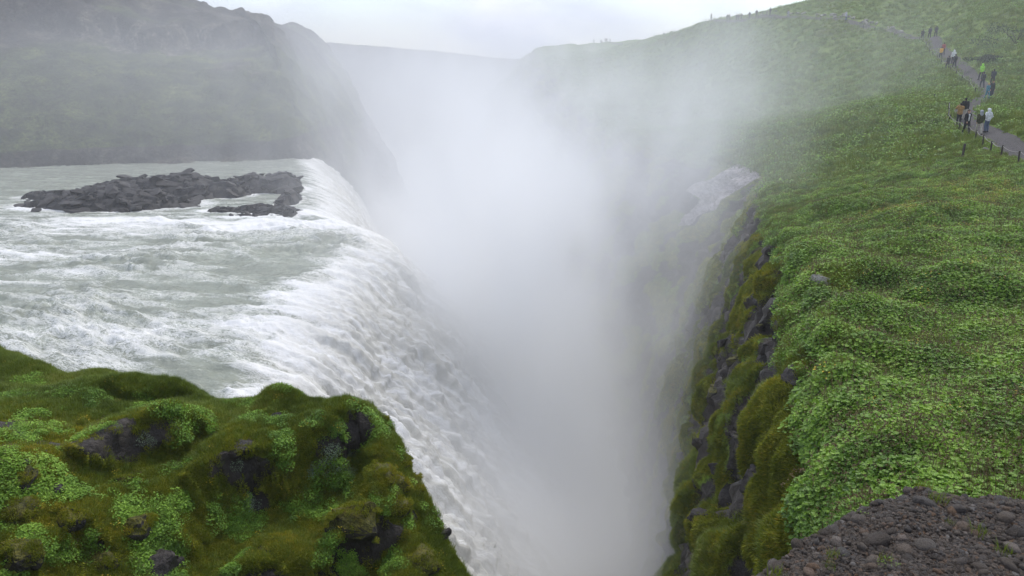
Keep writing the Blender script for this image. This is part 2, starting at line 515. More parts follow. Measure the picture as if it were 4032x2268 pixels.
MOUND_PX = [(3290, 1330, .75, .50), (3130, 1240, .9, .5), (3190, 1440, .6, .4), (3370, 1170, 1.0, .45), (3080, 1490, .55, .4), (3150, 1640, .5, .38), (3090, 1740, .45, .4), (3270, 1590, .6, .3), (3070, 930, 1.5, .7), (2990, 830, 1.8, .7), (3190, 1010, 1.2, .5), (3350, 1480, .7, .3), (3500, 1330, .9, .3), (3600, 1560, .7, .25), (3560, 1050, 1.4, .4), (3800, 1250, 1.0, .3), (3300, 760, 2.5, .6), (3700, 900, 1.8, .4)]
MOUNDS_XY = [(*PZ(a, b, EYE - 6.4)[:2], c, d) for a, b, c, d in MOUND_PX]

def meadow_z(x, y):
    """height above the canyon river of the grassy ground, before the cliff is cut"""
    x = np.asarray(x, float); y = np.asarray(y, float)
    z = MEAD(x, y)
    p = np.stack([np.ravel(x), np.ravel(y), np.zeros(x.size)], 1)
    d = path_dist(x, y)
    amp = sstep(0.8, 3.5, d)
    far = 1 + np.clip((y - 60) / 80, 0, 3)
    h = (0.34 * fbm(p / 7.0, 3) * far.ravel() + 0.17 * fbm(p / 1.9 + 9, 3) + 0.055 * fbm(p / 0.55 + 3, 2)).reshape(x.shape)
    hk = cells(p / 1.25 + 0.35 * np.stack([fbm(p / 1.1, 2), fbm(p / 1.1 + 40, 2), 0 * p[:, 0]], 1))[0].reshape(x.shape)
    h = h + (0.20 + 0.22 * (1 - sstep(3, 12, x - rim_x(y))) * (1 - sstep(45, 60, y))) * (1 - np.clip(hk, 0, 1) ** 2) * sstep(0.40, 0.60, 0.5 + fbm(p / 6 + 70, 2).reshape(x.shape))
    for mx, my, mr, mh in MOUNDS_XY:
        h = h + mh * np.exp(-(((x - mx) ** 2 + (y - my) ** 2) / (mr * mr)) ** 1.4)
    return EYE + z + h * (0.15 + 0.85 * amp) - 0.10 * (1 - sstep(0.9, 1.5, d))

def build_right():
    ny, nf, nm = 640, 110, 300
    Y = np.geomspace(2.6, 425, ny)
    rx, wx = rim_x(Y), wall_x(Y)
    fx = wx - 0.35 - 0.012 * Y
    V = np.zeros((ny, nf + nm, 3))
    tau = np.linspace(0, 1, nf)
    t = 1 - (1 - tau) ** 1.5
    zr = meadow_z(rx, Y)
    dist_over = sstep(20, 45, Y)
    for j in range(nf):
        g_near = 0.15 * t[j] + 0.85 * t[j] ** 5
        g_far = 0.75 * t[j] + 0.25 * t[j] ** 5
        g = g_near * (1 - dist_over) + g_far * dist_over
        V[:, j, 0] = fx + (rx - fx) * g
        V[:, j, 1] = Y
        V[:, j, 2] = -0.6 + (zr + 0.6) * t[j]
    k = 3.2
    tm = (np.exp(k * np.linspace(0, 1, nm + 1)[1:]) - 1) / (math.exp(k) - 1)
    W = 0.80 * Y + 12 - rx * 0.6 + 20 * sstep(60, 200, Y)
    X = rx[:, None] + W[:, None] * tm[None]
    V[:, nf:, 0] = X
    V[:, nf:, 1] = Y[:, None]
    V[:, nf:, 2] = meadow_z(X, np.repeat(Y[:, None], nm, 1))
    flat = V.reshape(-1, 3)
    # how much each vertex belongs to the face
    face = np.zeros((ny, nf + nm)); face[:, :nf] = (1 - sstep(0.955, 0.995, t))[None]
    # the mossy, rocky brink reaches up to here in the photograph
    zx, zy, _ = project(V)
    inz = in_poly(zx, zy, BRINK); dz = seg_dist(zx, zy, BRINK)
    zone = sstep(-25, 25, np.where(inz, dz, -dz) + 40 * fbm(flat / 0.9, 3).reshape(face.shape)) * (1 - sstep(48, 62, flat[:, 1].reshape(face.shape)))
    face = np.maximum(face, zone)
    over = np.zeros_like(face); over[:, :nf] = 1
    over[:, nf:] = 1 - sstep(0.0, 1.0, (X - rx[:, None]) / (1.5 + 0.06 * Y[:, None]))
    p = flat
    n1 = fbm(p / 3.2, 3).reshape(face.shape)
    rockmask = sstep(-0.10, 0.10, n1 + 0.05) * face
    d1, d2, idv = cells(p * (0.95, 0.95, 0.75))
    blocks = ((idv - 0.5) * 1.1 + 0.5 * np.clip(d2 - d1, 0, 0.25)).reshape(face.shape)
    e1, e2, ide = cells(p * 2.6 + 7)
    small = ((ide - 0.5) * 0.35).reshape(face.shape)
    pil = cells(p * (0.62, 0.62, 0.62) + 21 + 0.4 * np.stack([fbm(p / 1.3, 2)] * 3, 1))[0].reshape(face.shape)
    pillow = 0.95 * (1 - np.clip(pil, 0, 1) ** 2) - 0.35
    pil2 = cells(p * 1.7 + 11)[0].reshape(face.shape)
    pillow = pillow + 0.28 * (1 - np.clip(pil2, 0, 1) ** 2)
    N = grid_normals(V)
    if N[ny // 2, nf + 10, 2] < 0:
        N = -N
    disp = rockmask * (0.85 * blocks + 0.8 * small - 0.15) + (face * (1 - rockmask)) * pillow * 1.0 + face * 0.55 * fbm(p / 5 + 5, 2).reshape(face.shape)
    disp += (over - face) * np.clip(pillow, -0.1, 1) * 0.60 * sstep(-0.2, 0.3, fbm(p / 4 + 60, 2)).reshape(face.shape)
    disp *= (1 + 0.6 * sstep(60, 150, flat[:, 1].reshape(face.shape)))
    V2 = V + N * disp[..., None]
    x, y = flat[:, 0].reshape(face.shape), flat[:, 1].reshape(face.shape)
    bx, by, _ = project(V2)
    bare = in_poly(bx, by, BARE)
    dB = seg_dist(bx, by, BARE); bare = sstep(-14, 14, np.where(bare, dB, -dB)) * sstep(28, 40, y) * (1 - sstep(90, 110, y))
    pathm = 1 - sstep(0.65, 1.15, path_dist(x, y))
    pathm[:, :nf] = 0
    moss = np.maximum(face * (1 - rockmask) * (0.45 + 0.75 * sstep(-0.3, 0.3, fbm(p / 2.2 + 90, 3).reshape(face.shape))), 0.75 * (over - face).clip(0, 1) * sstep(0.0, 0.25, fbm(p / 1.6 + 33, 3).reshape(face.shape)))
    for mx, my, mr, mh in MOUNDS_XY[:12]:
        moss = np.maximum(moss, 0.75 * np.exp(-(((x - mx + mr * .5) ** 2 + (y - my + mr * .3) ** 2) / (mr * mr * .8)) ** 1.5))
    rock = rockmask * (1 - 0.2 * bare)
    o = mesh_obj('slope', V2.reshape(-1, 3), grid_faces(ny, nf + nm)[:, ::-1], M_MEADOW, attrs={'rock': rock.ravel(), 'moss': moss.ravel().clip(0, 1), 'bare': bare.ravel(), 'path': pathm.ravel()})
    tag(o, 'green slope of plants above the mossy gorge wall with a footpath', kind='structure')
    return o, V2, face, rock, moss, bare, pathm, nf

SLOPE, SV, S_FACE, S_ROCK, S_MOSS, S_BARE, S_PATH, S_NF = build_right()

# ------------------------------------------------------------------ across the water: hillside and far gorge wall
def build_hill():
    #        rim x, y, z(rel)   foot x, y, z     outward dir    crest height(rel)  slope
    st = [(-190, 70, -13.4, -190, 66, -16, (-.25, 1), 18, .55), (-120, 86, -13.4, -120, 82, -16, (-.25, 1), 17, .58), (-66, 97.5, -13.4, -66, 94, -16, (-.22, 1), 15.5, .58), (-50, 103, -13.4, -50, 99, -16, (-.2, 1), 9.2, .55),
          (-40, 106, -13.3, -40, 102, -16, (-.22, 1), 7.0, .54), (-33, 107.5, -13, -32, 104, -18, (-.28, 1), 6.4, .54), (-31, 109, -12.6, -27, 106, -33.5, (-.36, 1), 6.4, .54),
          (-30, 112, -12.4, -26, 111, -33.5, (-.48, 1), 6.6, .58), (-30, 118, -12.6, -25.5, 120, -33.5, (-.62, 1), 7.4, .66), (-30.5, 130, -13, -24, 135, -33.5, (-.8, 1), 8, .85), (-31, 150, -15, -23.5, 155, -33.5, (-.95, .7), 8, 1.1),
          (-31, 166, -17, -22.5, 172, -33.5, (-1, .45), 7.5, 1.3), (-33, 182, -17, -25, 184, -33.5, (-1, .4), 7.5, 1.4), (-40, 205, -10, -34, 207, -33.5, (-1, .35), 7.2, 1.4), (-48, 225, -4, -42, 230, -33.5, (-1, .3), 8.5, 1.2),
          (-56, 250, 1, -50, 252, -33.5, (-1, .3), 8, 1.0), (-72, 290, 3, -62, 290, -33.5, (-1, .3), 8, .8), (-95, 340, 4, -80, 345, -33.5, (-1, .3), 8, .6)]
    A = np.array([[a[0], a[1], a[2], a[3], a[4], a[5], *a[6], a[7], a[8]] for a in st], float)
    A[:, 6:8] /= np.linalg.norm(A[:, 6:8], axis=1, keepdims=True)
    L = np.r_[0, np.cumsum(np.linalg.norm(np.diff(A[:, :2], axis=0), axis=1) + 6)]
    nu = 560
    T = np.linspace(0, L[-1], nu)
    B = np.stack([smooth_interp(T, L, A[:, k], 4.0) for k in range(A.shape[1])], 1)
    B[:, 6:8] /= np.linalg.norm(B[:, 6:8], axis=1, keepdims=True)
    nf, nh = 26, 150
    S = np.r_[np.linspace(0.02, 1, 110) ** 1.25 * 75, np.linspace(80, 420, 40)]
    V = np.zeros((nu, nf + nh, 3))
    for j in range(nf):
        t = j / nf
        V[:, j, :2] = B[:, 3:5] + (B[:, 0:2] - B[:, 3:5]) * (0.7 * t + 0.3 * t ** 4)
        V[:, j, 2] = B[:, 5] + (B[:, 2] - B[:, 5]) * t
    band = np.zeros((nu, nf + nh))
    for j in range(nh):
        s = S[j]
        V[:, nf + j, 0] = B[:, 0] + B[:, 6] * s
        V[:, nf + j, 1] = B[:, 1] + B[:, 7] * s
        rise = B[:, 8] - B[:, 2]
        u = B[:, 9] * s
        zz = rise * (1 - np.exp(-(u / rise) * 1.1 - 0.9 * (u / rise) ** 3))
        cl = 1.6 * sstep(0, 1.2, s)
        bandc = 3.2 * sstep(34, 37.5, s + 3 * np.sin(T * 0.13) + 2 * np.sin(T * .37)) - 3.2 * sstep(18, 36, s) * 1.0
        V[:, nf + j, 2] = B[:, 2] + zz + cl + bandc * (1 - sstep(180, 212, T)) * sstep(1, 8, rise)
        band[:, nf + j] = sstep(32, 35, s + 3 * np.sin(T * 0.13)) * (1 - sstep(37, 40, s + 3 * np.sin(T * 0.13))) * (1 - sstep(180, 212, T))
    p = V.reshape(-1, 3)
    N = grid_normals(V)
    if N[100, nf + 40, 2] < 0:
        N = -N
    shp = band.shape
    face = np.zeros(shp); face[:, :nf + 3] = 1
    gul = ridged(np.stack([p[:, 0] / 11, p[:, 1] / 30, p[:, 2] / 26], 1), 4).reshape(shp)
    d1, d2, idv = cells(p / (3.2, 3.2, 2.2))
    blk = ((idv - .5) * 1.0).reshape(shp)
    e1, e2, ide = cells(p / 1.3); sm = (ide - .5).reshape(shp)
    rocky = np.clip(face + band + sstep(0.05, 0.3, fbm(p / 22, 4).reshape(shp)), 0, 1)
    disp = 1.5 * (gul - .4) + 1.2 * fbm(p / 4.0, 4).reshape(shp) + rocky * (0.7 * blk + 0.6 * sm)
    fade = np.ones(shp); fade[:, nf:nf + 4] = 0.35
    V2 = V + N * (disp * fade)[..., None]
    # pale columns: where the photo shows them (between these pixel columns, near the crest band)
    rel = V2[..., 2]
    yy = CT * V2[..., 1] - ST * rel
    px = 2016 + FPX * V2[..., 0] / np.maximum(yy, 1)
    pale = np.clip(sstep(29, 32, np.r_[np.zeros(nf), S][None] + 3 * np.sin(T * 0.13)[:, None]) * (1 - sstep(37, 41, np.r_[np.zeros(nf), S][None] + 3 * np.sin(T * 0.13)[:, None])), 0, 1) * sstep(-74, -69, V2[..., 0]) * (1 - sstep(-53, -49, V2[..., 0]))
    V2[..., 2] += EYE
    o = mesh_obj('hillside', V2.reshape(-1, 3), grid_faces(nu, nf + nh)[:, ::-1], M_HILL, attrs={'rock': np.clip(0.10 + 0.55 * face + 0.6 * band + 0.45 * sstep(-4, 4, V2[..., 2] - EYE + 5 * fbm(p / 14 + 8, 3).reshape(shp)) * (1 - sstep(10, 15, V2[..., 2] - EYE)) + 0.3 * sstep(0, .4, fbm(p / 22, 4).reshape(shp)), 0, 1).ravel(), 'pale': pale.ravel()})
    tag(o, 'steep hillside of grass and rock rising beyond the river', kind='structure')
    return o
HILL = build_hill()

def build_plateau():
    """far land: the wall where the canyon bends, and the plateau running on to the horizon"""
    nx, nyv = 260, 90
    X0 = np.linspace(-1, 1, nx)
    V = np.zeros((nx, nyv, 3))
    prof = np.r_[np.linspace(0, 1, 34), 1 + np.linspace(0.02, 1, nyv - 34) ** 2.2 * 16]
    for j, t in enumerate(prof):
        D = 318 + 40 * min(t, 1) ** 2 + max(t - 1, 0) * 45
        D = D + 14 * np.sin(X0 * 9) + 9 * np.sin(X0 * 23 + 1)
        px = 1150 + X0 * 2600
        dx, _ = ray(px, 250)
        x = dx * D
        top = np.interp(px, [-1500, 0, 1310, 1500, 1690, 1900, 2110, 2400, 3000, 3800], [34, 22, 9.0, 7.4, 5.6, 3.0, 0.8, 0.0, -2, -2])
        V[:, j, 0] = x; V[:, j, 1] = D
        V[:, j, 2] = -34 + (top + 34) * min(t, 1) ** 0.75 if t <= 1 else top - (t - 1) * 0.2
    p = V.reshape(-1, 3)
    V[..., 2] += (1.4 * fbm(p / 30, 4) + 0.6 * fbm(p / 7, 3)).reshape(nx, nyv)
    V[..., 1] += (6 * ridged(p / (16, 40, 40), 3)).reshape(nx, nyv)
    V[..., 2] += EYE
    o = mesh_obj('far_plateau', V.reshape(-1, 3), grid_faces(nx, nyv), M_HILL, attrs={'rock': np.repeat((prof < 1)[None] * 0.8, nx, 0).ravel() + 0.2, 'pale': np.zeros(nx * nyv)})
    tag(o, 'low hazy plateau closing the canyon', kind='structure')
build_plateau()

# ------------------------------------------------------------------ river, falls, gorge water
UPZ = EYE - 13.0
CREST = np.array([(13, -9.5), (20, -10), (30, -11.2), (40, -12.4), (48, -12.2), (56, -11.4), (61, -12.4), (64, -14.5), (67.5, -17.6), (74, -19.3), (85, -22.4), (100, -27), (108, -30), (116, -31)], float)
def crest_x(y): return smooth_interp(y, CREST[:, 0], CREST[:, 1], 1.6)

def river_base(s, y):
    k = 0.050 + 0.050 * sstep(40, 75, y)
    sp = np.maximum(s + 1.6, 0)
    drop = k * sp ** 2
    # the water dips a little before the brink and steps down in two bulges
    drop = drop + 0.9 * sstep(2.5, 4.5, s + 0.8 * np.sin(y * 0.45)) * (1 - sstep(60, 66, y))
    tilt = 0.010 * np.clip(s + 20, -60, 0)
    return UPZ - drop - tilt * 0.3

def island_field(x, y, lobes):
    z = np.full(np.shape(x), -2.0)
    for cx, cy_, ax_, ay_, h, a in lobes:
        ca, sa = math.cos(a), math.sin(a)
        u = ((x - cx) * ca + (y - cy_) * sa) / ax_; v = (-(x - cx) * sa + (y - cy_) * ca) / ay_
        r = np.sqrt(u * u + v * v)
        z = np.maximum(z, h * (1 - r ** 2.4))
    return z
def L(px, py, ax_, ay_, h, a=0.0):
    q = PZ(px, py, UPZ + 0.2)
    return (q[0], q[1], ax_, ay_, h, a)
ISLES = [[L(470, 800, 7.2, 3.4, 1.35, 0.05), L(300, 800, 4.6, 2.4, 0.9, 0.2), L(700, 752, 6.4, 4.5, 1.75, -0.1), L(560, 755, 6.0, 3.6, 1.5, 0.1), L(200, 770, 2.6, 1.6, 0.6), L(860, 760, 3.6, 2.0, 1.15, -0.15)],
         [L(1010, 742, 3.6, 2.6, 1.5, 0.0), L(1110, 742, 2.6, 2.8, 1.75, 0.0), L(1140, 790, 1.0, 3.0, 1.2, 0.0), L(930, 752, 2.4, 1.6, 0.9)],
         [L(1100, 830, 1.9, 1.5, 0.42), L(1010, 822, 2.2, 1.2, 0.40), L(880, 822, 1.3, 0.7, 0.25), L(1145, 840, 0.7, 1.9, 0.6), L(950, 845, 1.2, 0.5, 0.2)]]

def build_river():
    ny = 520
    Y = np.geomspace(12.5, 116, ny)
    s = np.r_[-np.geomspace(84, 14, 210)[:-1], np.linspace(-14, -3, 110)[:-1], np.linspace(-3, 20.5, 300)]
    S, YY = np.meshgrid(s, Y)
    ns = len(s)
    X = crest_x(Y)[:, None] + S
    Z = river_base(S, YY)
    along = S
    across = YY + 7.5 * sstep(-24, 3, S) * (1 - sstep(26, 62, YY)) + 2.0 * sstep(-1, 12, S) * (1 - sstep(26, 62, YY))
    flow = np.stack([along.ravel(), across.ravel(), 0 * along.ravel()], 1)
    falls = sstep(-1.5, 4.5, S)
    # waves: long ridges along the stream, choppier towards the brink
    f1 = flow * (0.16, 0.42, 1); f1[:, 0] += 0.8 * fbm(flow / 5.0, 2)
    w1 = ridged(f1 + 3, 3).reshape(S.shape)
    w2 = fbm(flow * (0.55, 1.15, 1) + 8, 4).reshape(S.shape)
    w3 = ridged(flow * (0.9, 2.2, 1) + 30, 3).reshape(S.shape)
    chop = 0.45 + 0.75 * sstep(-0.15, 0.35, fbm(flow / 9.0 + 5, 2).reshape(S.shape))
    near = 1 - sstep(62, 78, YY)
    calm = 1 - 0.72 * sstep(55, 80, YY)
    H = (0.60 * (w1 - 0.35) + 0.46 * w2 + 0.22 * (w3 - 0.4)) * chop * calm
    # the falling sheet breaks into rounded ropes
    st = flow * (0.085, 0.62, 1); st[:, 1] += 0.7 * fbm(flow * (0.12, 0.25, 1) + 50, 2)
    ropes = ridged(st + 77, 3).reshape(S.shape)
    clump = fbm(np.stack([X.ravel(), YY.ravel(), Z.ravel()], 1) / 1.5, 4).reshape(S.shape)
    tiny = fbm(np.stack([X.ravel(), YY.ravel(), Z.ravel()], 1) / 0.45, 3).reshape(S.shape)
    V = np.stack([X, YY, Z], 2)
    N = grid_normals(V)
    if N[10, 10, 2] < 0:
        N = -N
    def billow(q, o):
        return 1 - 2 * np.abs(sum(0.55 ** k * noise3(q * 2.03 ** k + 13.1 * k) for k in range(o))) / 1.6
    wf = flow + 0.9 * np.stack([fbm(flow / 1.7 + 3, 2), fbm(flow / 1.7 + 93, 2), 0 * flow[:, 0]], 1)
    b1 = billow(wf * (0.13, 0.52, 1) + 4, 4).reshape(S.shape); b2 = billow(wf * (0.50, 0.95, 1) + 9, 4).reshape(S.shape)
    cau = -(1.0 - b1) * 0.9 - (1.0 - b2) * 0.32
    disp = H * (1 - 0.6 * falls) + falls * (0.75 * (ropes - 0.45) + (0.55 + 0.6 * sstep(2, 9, S)) * (0.6 + cau) + 0.36 * tiny)
    V = V + N * disp[..., None]
    # keep the sheet under the islands calm; foam where the water breaks
    isl = np.exp(-(((X + 30) / 16) ** 2 + ((YY - 62) / 4.0) ** 2)) * 0.55
    band = sstep(0.02, 0.30, fbm(flow * (0.06, 0.20, 1) + 14, 3).reshape(S.shape))
    foam = -0.08 + 0.62 * band * near + 0.30 * sstep(0.5, 0.8, w1) * near + isl + 0.85 * sstep(-3.0, 3.0, S + 3.0 * w2) - 0.22 * sstep(70, 95, YY) * (1 - falls)
    foam += 0.55 * np.exp(-(((X + 17) / 8) ** 2 + ((YY - 33) / 4.5) ** 2)) - 0.75 * np.exp(-(((S + 2.2) / 3.2) ** 2 + ((YY - 30.5) / 3.6) ** 2)) - 0.35 * np.exp(-(((S + 3.5) / 3) ** 2 + ((YY - 48) / 6) ** 2))
    for lob in ISLES:
        fld = island_field(X, YY, lob)
        foam += 0.55 * sstep(-1.6, -0.25, fld) * (1 - sstep(0.2, 0.6, fld))
    foam = foam * (1 - falls) + falls * (0.50 + 0.85 * (ropes - 0.35) + 0.70 * (0.65 + cau))
    o = mesh_obj('river', V.reshape(-1, 3), grid_faces(ny, ns)[:, ::-1], M_WATER, attrs={'foam': foam.ravel(), 'flow': flow, 'falls': falls.ravel()})
    tag(o, 'grey-green glacial river pouring over the brink as a white waterfall', kind='structure')
    # gorge water: a long sheet between the walls
    ny, nx = 300, 60
    Y = np.linspace(8, 345, ny); xl = np.interp(Y, [8, 100, 150, 176, 200, 250, 345], [-8, -30, -28, -27, -38, -50, -85]); xr = wall_x(Y) + 4
    t = np.linspace(0, 1, nx)
    X = xl[:, None] + (xr - xl)[:, None] * t; YY = np.repeat(Y[:, None], nx, 1)
    fl = np.stack([YY.ravel(), X.ravel(), 0 * X.ravel()], 1)
    Z = 0.7 + 0.45 * fbm(fl * (0.3, 0.5, 1), 3).reshape(X.shape)
    o2 = mesh_obj('gorge_river', np.stack([X, YY, Z], 2).reshape(-1, 3), grid_faces(ny, nx)[:, ::-1], M_GORGEWATER, attrs={'foam': 0.35 + 0.3 * fbm(fl / 8, 2), 'flow': fl})
    tag(o2, 'pale river running away along the gorge floor', kind='structure')
    return V
RIVER_V = build_river()

# ------------------------------------------------------------------ mossy outcrop in front of the falls
OUT_EDGE_PX = [(-700, 1180, 15.5), (-300, 1280, 14.2), (0, 1358, 13.1), (60, 1374, 13.0), (110, 1432, 12.6), (270, 1452, 12.5), (430, 1442, 12.6), (560, 1492, 12.3), (720, 1512, 12.1), (840, 1556, 11.9), (1000, 1562, 11.9), (1150, 1562, 11.9),
               (1370, 1562, 11.9), (1440, 1592, 11.7), (1515, 1615, 11.5), (1530, 1665, 11.3), (1565, 1725, 11.0), (1565, 1790, 10.8), (1610, 1810, 10.7), (1650, 1892, 10.4), (1700, 2010, 10.1), (1745, 2105, 9.9), (1810, 2165, 9.7), (1860, 2268, 9.4), (1950, 2460, 8.8), (2000, 2800, 7.6)]
OUT_EDGE = [PD(*q) for q in OUT_EDGE_PX]
_ctl = [tuple(q) for q in OUT_EDGE]
for px, py, D in [(0, 2268, 7.0), (700, 2268, 8.2), (1300, 2268, 9.1), (0, 1900, 8.0), (700, 1900, 9.2), (1300, 1900, 10.2), (0, 1700, 9.3), (700, 1700, 10.2), (1300, 1700, 10.9), (0, 1560, 10.9), (500, 1560, 11.4), (-500, 1700, 8.6), (-500, 2268, 5.6), (0, 2700, 4.6), (800, 2700, 5.6), (1500, 2700, 6.8)]:
    _ctl.append(tuple(PD(px, py, D)))
OUT = TPS(_ctl, 0.00002)
OUT_POLY = [tuple(q[:2]) for q in OUT_EDGE] + [(0.2, 3.6), (-14.0, 3.0), (-20, 10)]
STEPS = [[(330, 1800, 9.0), (500, 1760, 9.6), (700, 1735, 10.0), (760, 1690, 10.3)], [(760, 1905, 9.2), (950, 1850, 9.7), (1150, 1800, 10.1), (1330, 1750, 10.6), (1400, 1690, 11.0)],
         [(850, 2080, 8.2), (1050, 2060, 8.6), (1300, 2050, 9.1), (1500, 2010, 9.6)], [(30, 2010, 7.2), (180, 1940, 7.7), (300, 1900, 8.0)], [(430, 1560, 11.2), (560, 1590, 11.2), (700, 1575, 11.5)]]
STEPH = [0.55, 0.90, 0.75, 0.5, 0.30]
HUMMOCK = [(1100, 1575, .34, .26), (650, 1560, .5, .08), (690, 1735, .30, .22), (300, 1590, .9, .20), (1510, 1720, .33, .20), (1390, 1590, .5, -.16), (40, 1380, .6, .15), (120, 2000, .35, .25), (1480, 1860, .3, .18), (1380, 1980, .35, .22), (1600, 2080, .5, .25), (1500, 2200, .5, .22)]

def out_base(x, y):
    x = np.asarray(x, float); y = np.asarray(y, float)
    z = OUT(x, y)
    for line, h in zip(STEPS, STEPH):
        pts = np.array([PD(*q)[:2] for q in line])
        d = seg_dist(x, y, pts, False)
        # sign: beyond the line (further from the camera) is high
        yl = np.interp(x, pts[:, 0], pts[:, 1])
        sgn = np.where(y > yl, 1.0, -1.0)
        wob = 0.10 * fbm(np.stack([x.ravel(), y.ravel(), 0 * x.ravel()], 1) / 0.35 + h * 9, 3).reshape(x.shape)
        z = z + h * 0.5 * np.tanh((sgn * d + wob) / 0.07) * np.exp(-(d / 0.75) ** 2) * sstep(pts[0, 0] - 0.4, pts[0, 0] + 0.3, x) * (1 - sstep(pts[-1, 0] - 0.1, pts[-1, 0] + 0.5, x))
    for px, py, r, h in HUMMOCK:
        D = np.interp(py, [1358, 1560, 1700, 1900, 2268], [13, 11.4, 10.3, 9.2, 7.8]) + (px - 700) / 1300
        q = PD(px, py, D)
        z = z + h * np.exp(-(((x - q[0]) ** 2 + (y - q[1]) ** 2) / (r * r)) ** 1.5)
    return z

def out_z(x, y):
    x = np.asarray(x, float); y = np.asarray(y, float)
    p = np.stack([x.ravel(), y.ravel(), 0 * x.ravel()], 1)
    z = out_base(x, y)
    rough = 0.15 * fbm(p / 1.1 + 4, 3) + 0.08 * fbm(p / 0.33 + 2, 3) + 0.03 * fbm(p / 0.11, 2)
    hum = cells(p / 0.62 + 0.4 * np.stack([fbm(p / .5, 2), fbm(p / .5 + 9, 2), 0 * p[:, 0]], 1))[0]
    rough += 0.10 * (1 - np.clip(hum, 0, 1) ** 2) - 0.05
    z = z + rough.reshape(x.shape)
    d = seg_dist(x, y, OUT_POLY); d = np.where(in_poly(x, y, OUT_POLY), -d, d)
    d = d + 0.10 * fbm(p / 0.5 + 19, 3).reshape(x.shape)
    return z - 0.35 * sstep(-0.5, 0.1, d) * sstep(0.0, 0.02, d + 0.5) * 0.5 - np.where(d > 0, 1.6 * d + 9 * np.maximum(d - 0.06, 0) ** 1.1, 0).clip(0, 26)

def build_outcrop():
    xs = np.linspace(-15.5, 1.8, 400); ys = np.linspace(3.4, 16.5, 330)
    X, Y = np.meshgrid(xs, ys, indexing='ij')
    Z = out_z(X, Y)
    V = np.stack([X, Y, Z], 2)
    N = grid_normals(V)
    if N[50, 50, 2] < 0:
        N = -N
    p = V.reshape(-1, 3)
    steep = 1 - N[..., 2]
    d1, d2, idv = cells(p * 2.2)
    V = V + N * ((idv - 0.5) * 0.22 * sstep(0.25, 0.6, steep.ravel())).reshape(steep.shape)[..., None]
    rn = fbm(p / 0.9 + 44, 3).reshape(steep.shape)
    rock = np.clip(sstep(0.70, 0.94, steep + 0.9 * rn), 0, 1)
    # the camera side and the lower left are mossier and stonier, the top is grassy
    lower = 1 - sstep(-0.6, 0.9, Y - np.interp(X, [-12, -6, -2, 0], [9.8, 10.0, 11.2, 12.5]))
    rock = np.maximum(rock, lower * sstep(0.20, 0.34, rn) * 0.9)
    moss = np.clip(0.25 + 0.55 * lower + 0.8 * fbm(p / 0.8 + 12, 3).reshape(steep.shape), 0, 1)
    o = mesh_obj('outcrop', V.reshape(-1, 3), grid_faces(len(xs), len(ys)), M_MEADOW, attrs={'rock': rock.ravel(), 'moss': moss.ravel(), 'bare': np.zeros(rock.size), 'path': np.zeros(rock.size)})
    return o, V, rock, moss, lower, steep
OUTCROP, OV, O_ROCK, O_MOSS, O_LOWER, O_STEEP = build_outcrop()
tag(OUTCROP, 'mossy rock outcrop with grass and leafy plants overlooking the waterfall', 'rock outcrop')
OUTCROP.name = 'mossy_outcrop'

# ------------------------------------------------------------------ gravel ledge by the viewer's feet
LEDGE_PX = [(2760, 2330), (2880, 2262), (2950, 2222), (3030, 2185), (3110, 2128), (3190, 2078), (3270, 2032), (3350, 1985), (3430, 1955), (3520, 1925), (3600, 1880), (3650, 1868), (3700, 1900), (3850, 1908), (3950, 1915), (4100, 1925), (4500, 1930)]
LZ = EYE - 1.72
LEDGE_EDGE = [PZ(px, py, LZ)[:2] for px, py in LEDGE_PX]
LEDGE_POLY = [tuple(q) for q in LEDGE_EDGE] + [(5.5, 2.0), (5.5, -2.5), (-0.6, -2.5), (0.1, 1.2)]
def ledge_z(x, y):
    x = np.asarray(x, float); y = np.asarray(y, float)
    p = np.stack([x.ravel(), y.ravel(), 0 * x.ravel()], 1)
    d = seg_dist(x, y, LEDGE_POLY); d = np.where(in_poly(x, y, LEDGE_POLY), -d, d)
    d = d + 0.03 * fbm(p / 0.12, 3).reshape(x.shape)
    z = LZ + (0.05 * fbm(p / 0.5, 3) + 0.025 * fbm(p / 0.11 + 5, 3)).reshape(x.shape)
    z -= 0.06 * sstep(-0.18, 0.02, d)
    return z - np.where(d > 0, 2.2 * d + 6 * np.maximum(d - .05, 0), 0).clip(0, 3.2)
def m_gravel():
    b = MT('gravel_bed')
    p = b.pos()
    v = b.voro(p, 75.0); v2 = b.noise(p, 22.0, 5, 0.7); v3 = b.noise(p, 2.5, 4)
    c = b.ramp(v2, [(0.3, (0.030, 0.023, 0.017)), (0.5, (0.085, 0.066, 0.050)), (0.72, (0.17, 0.135, 0.105))])
    c = b.mix(b.rng(v3, 0.55, 0.75, 0, 0.6), c, (0.055, 0.040, 0.018))
    b.principled(c, 0.75, b.bump(v.outputs['Distance'], 0.8, 0.02, b.bump(v2, 0.6, 0.03)), 0.35)
    return b.m
M_GRAVEL = m_gravel()
def build_ledge():
    xs = np.linspace(-0.8, 5.6, 330); ys = np.linspace(-2.4, 4.4, 330)
    X, Y = np.meshgrid(xs, ys, indexing='ij')
    V = np.stack([X, Y, ledge_z(X, Y)], 2)
    o = mesh_obj('gravel_ledge', V.reshape(-1, 3), grid_faces(len(xs), len(ys)), M_GRAVEL)
    tag(o, 'dark gravel ledge at the brink of the gorge', kind='structure')
    return o
LEDGE = build_ledge()

# ------------------------------------------------------------------ placing things on the surfaces
OPX, OPY, OPD = project(OV)
SPX, SPY, SPD = project(SV)
ON = grid_normals(OV); ON = ON if ON[50, 50, 2] > 0 else -ON
SN = grid_normals(SV); SN = SN if SN[300, S_NF + 20, 2] > 0 else -SN

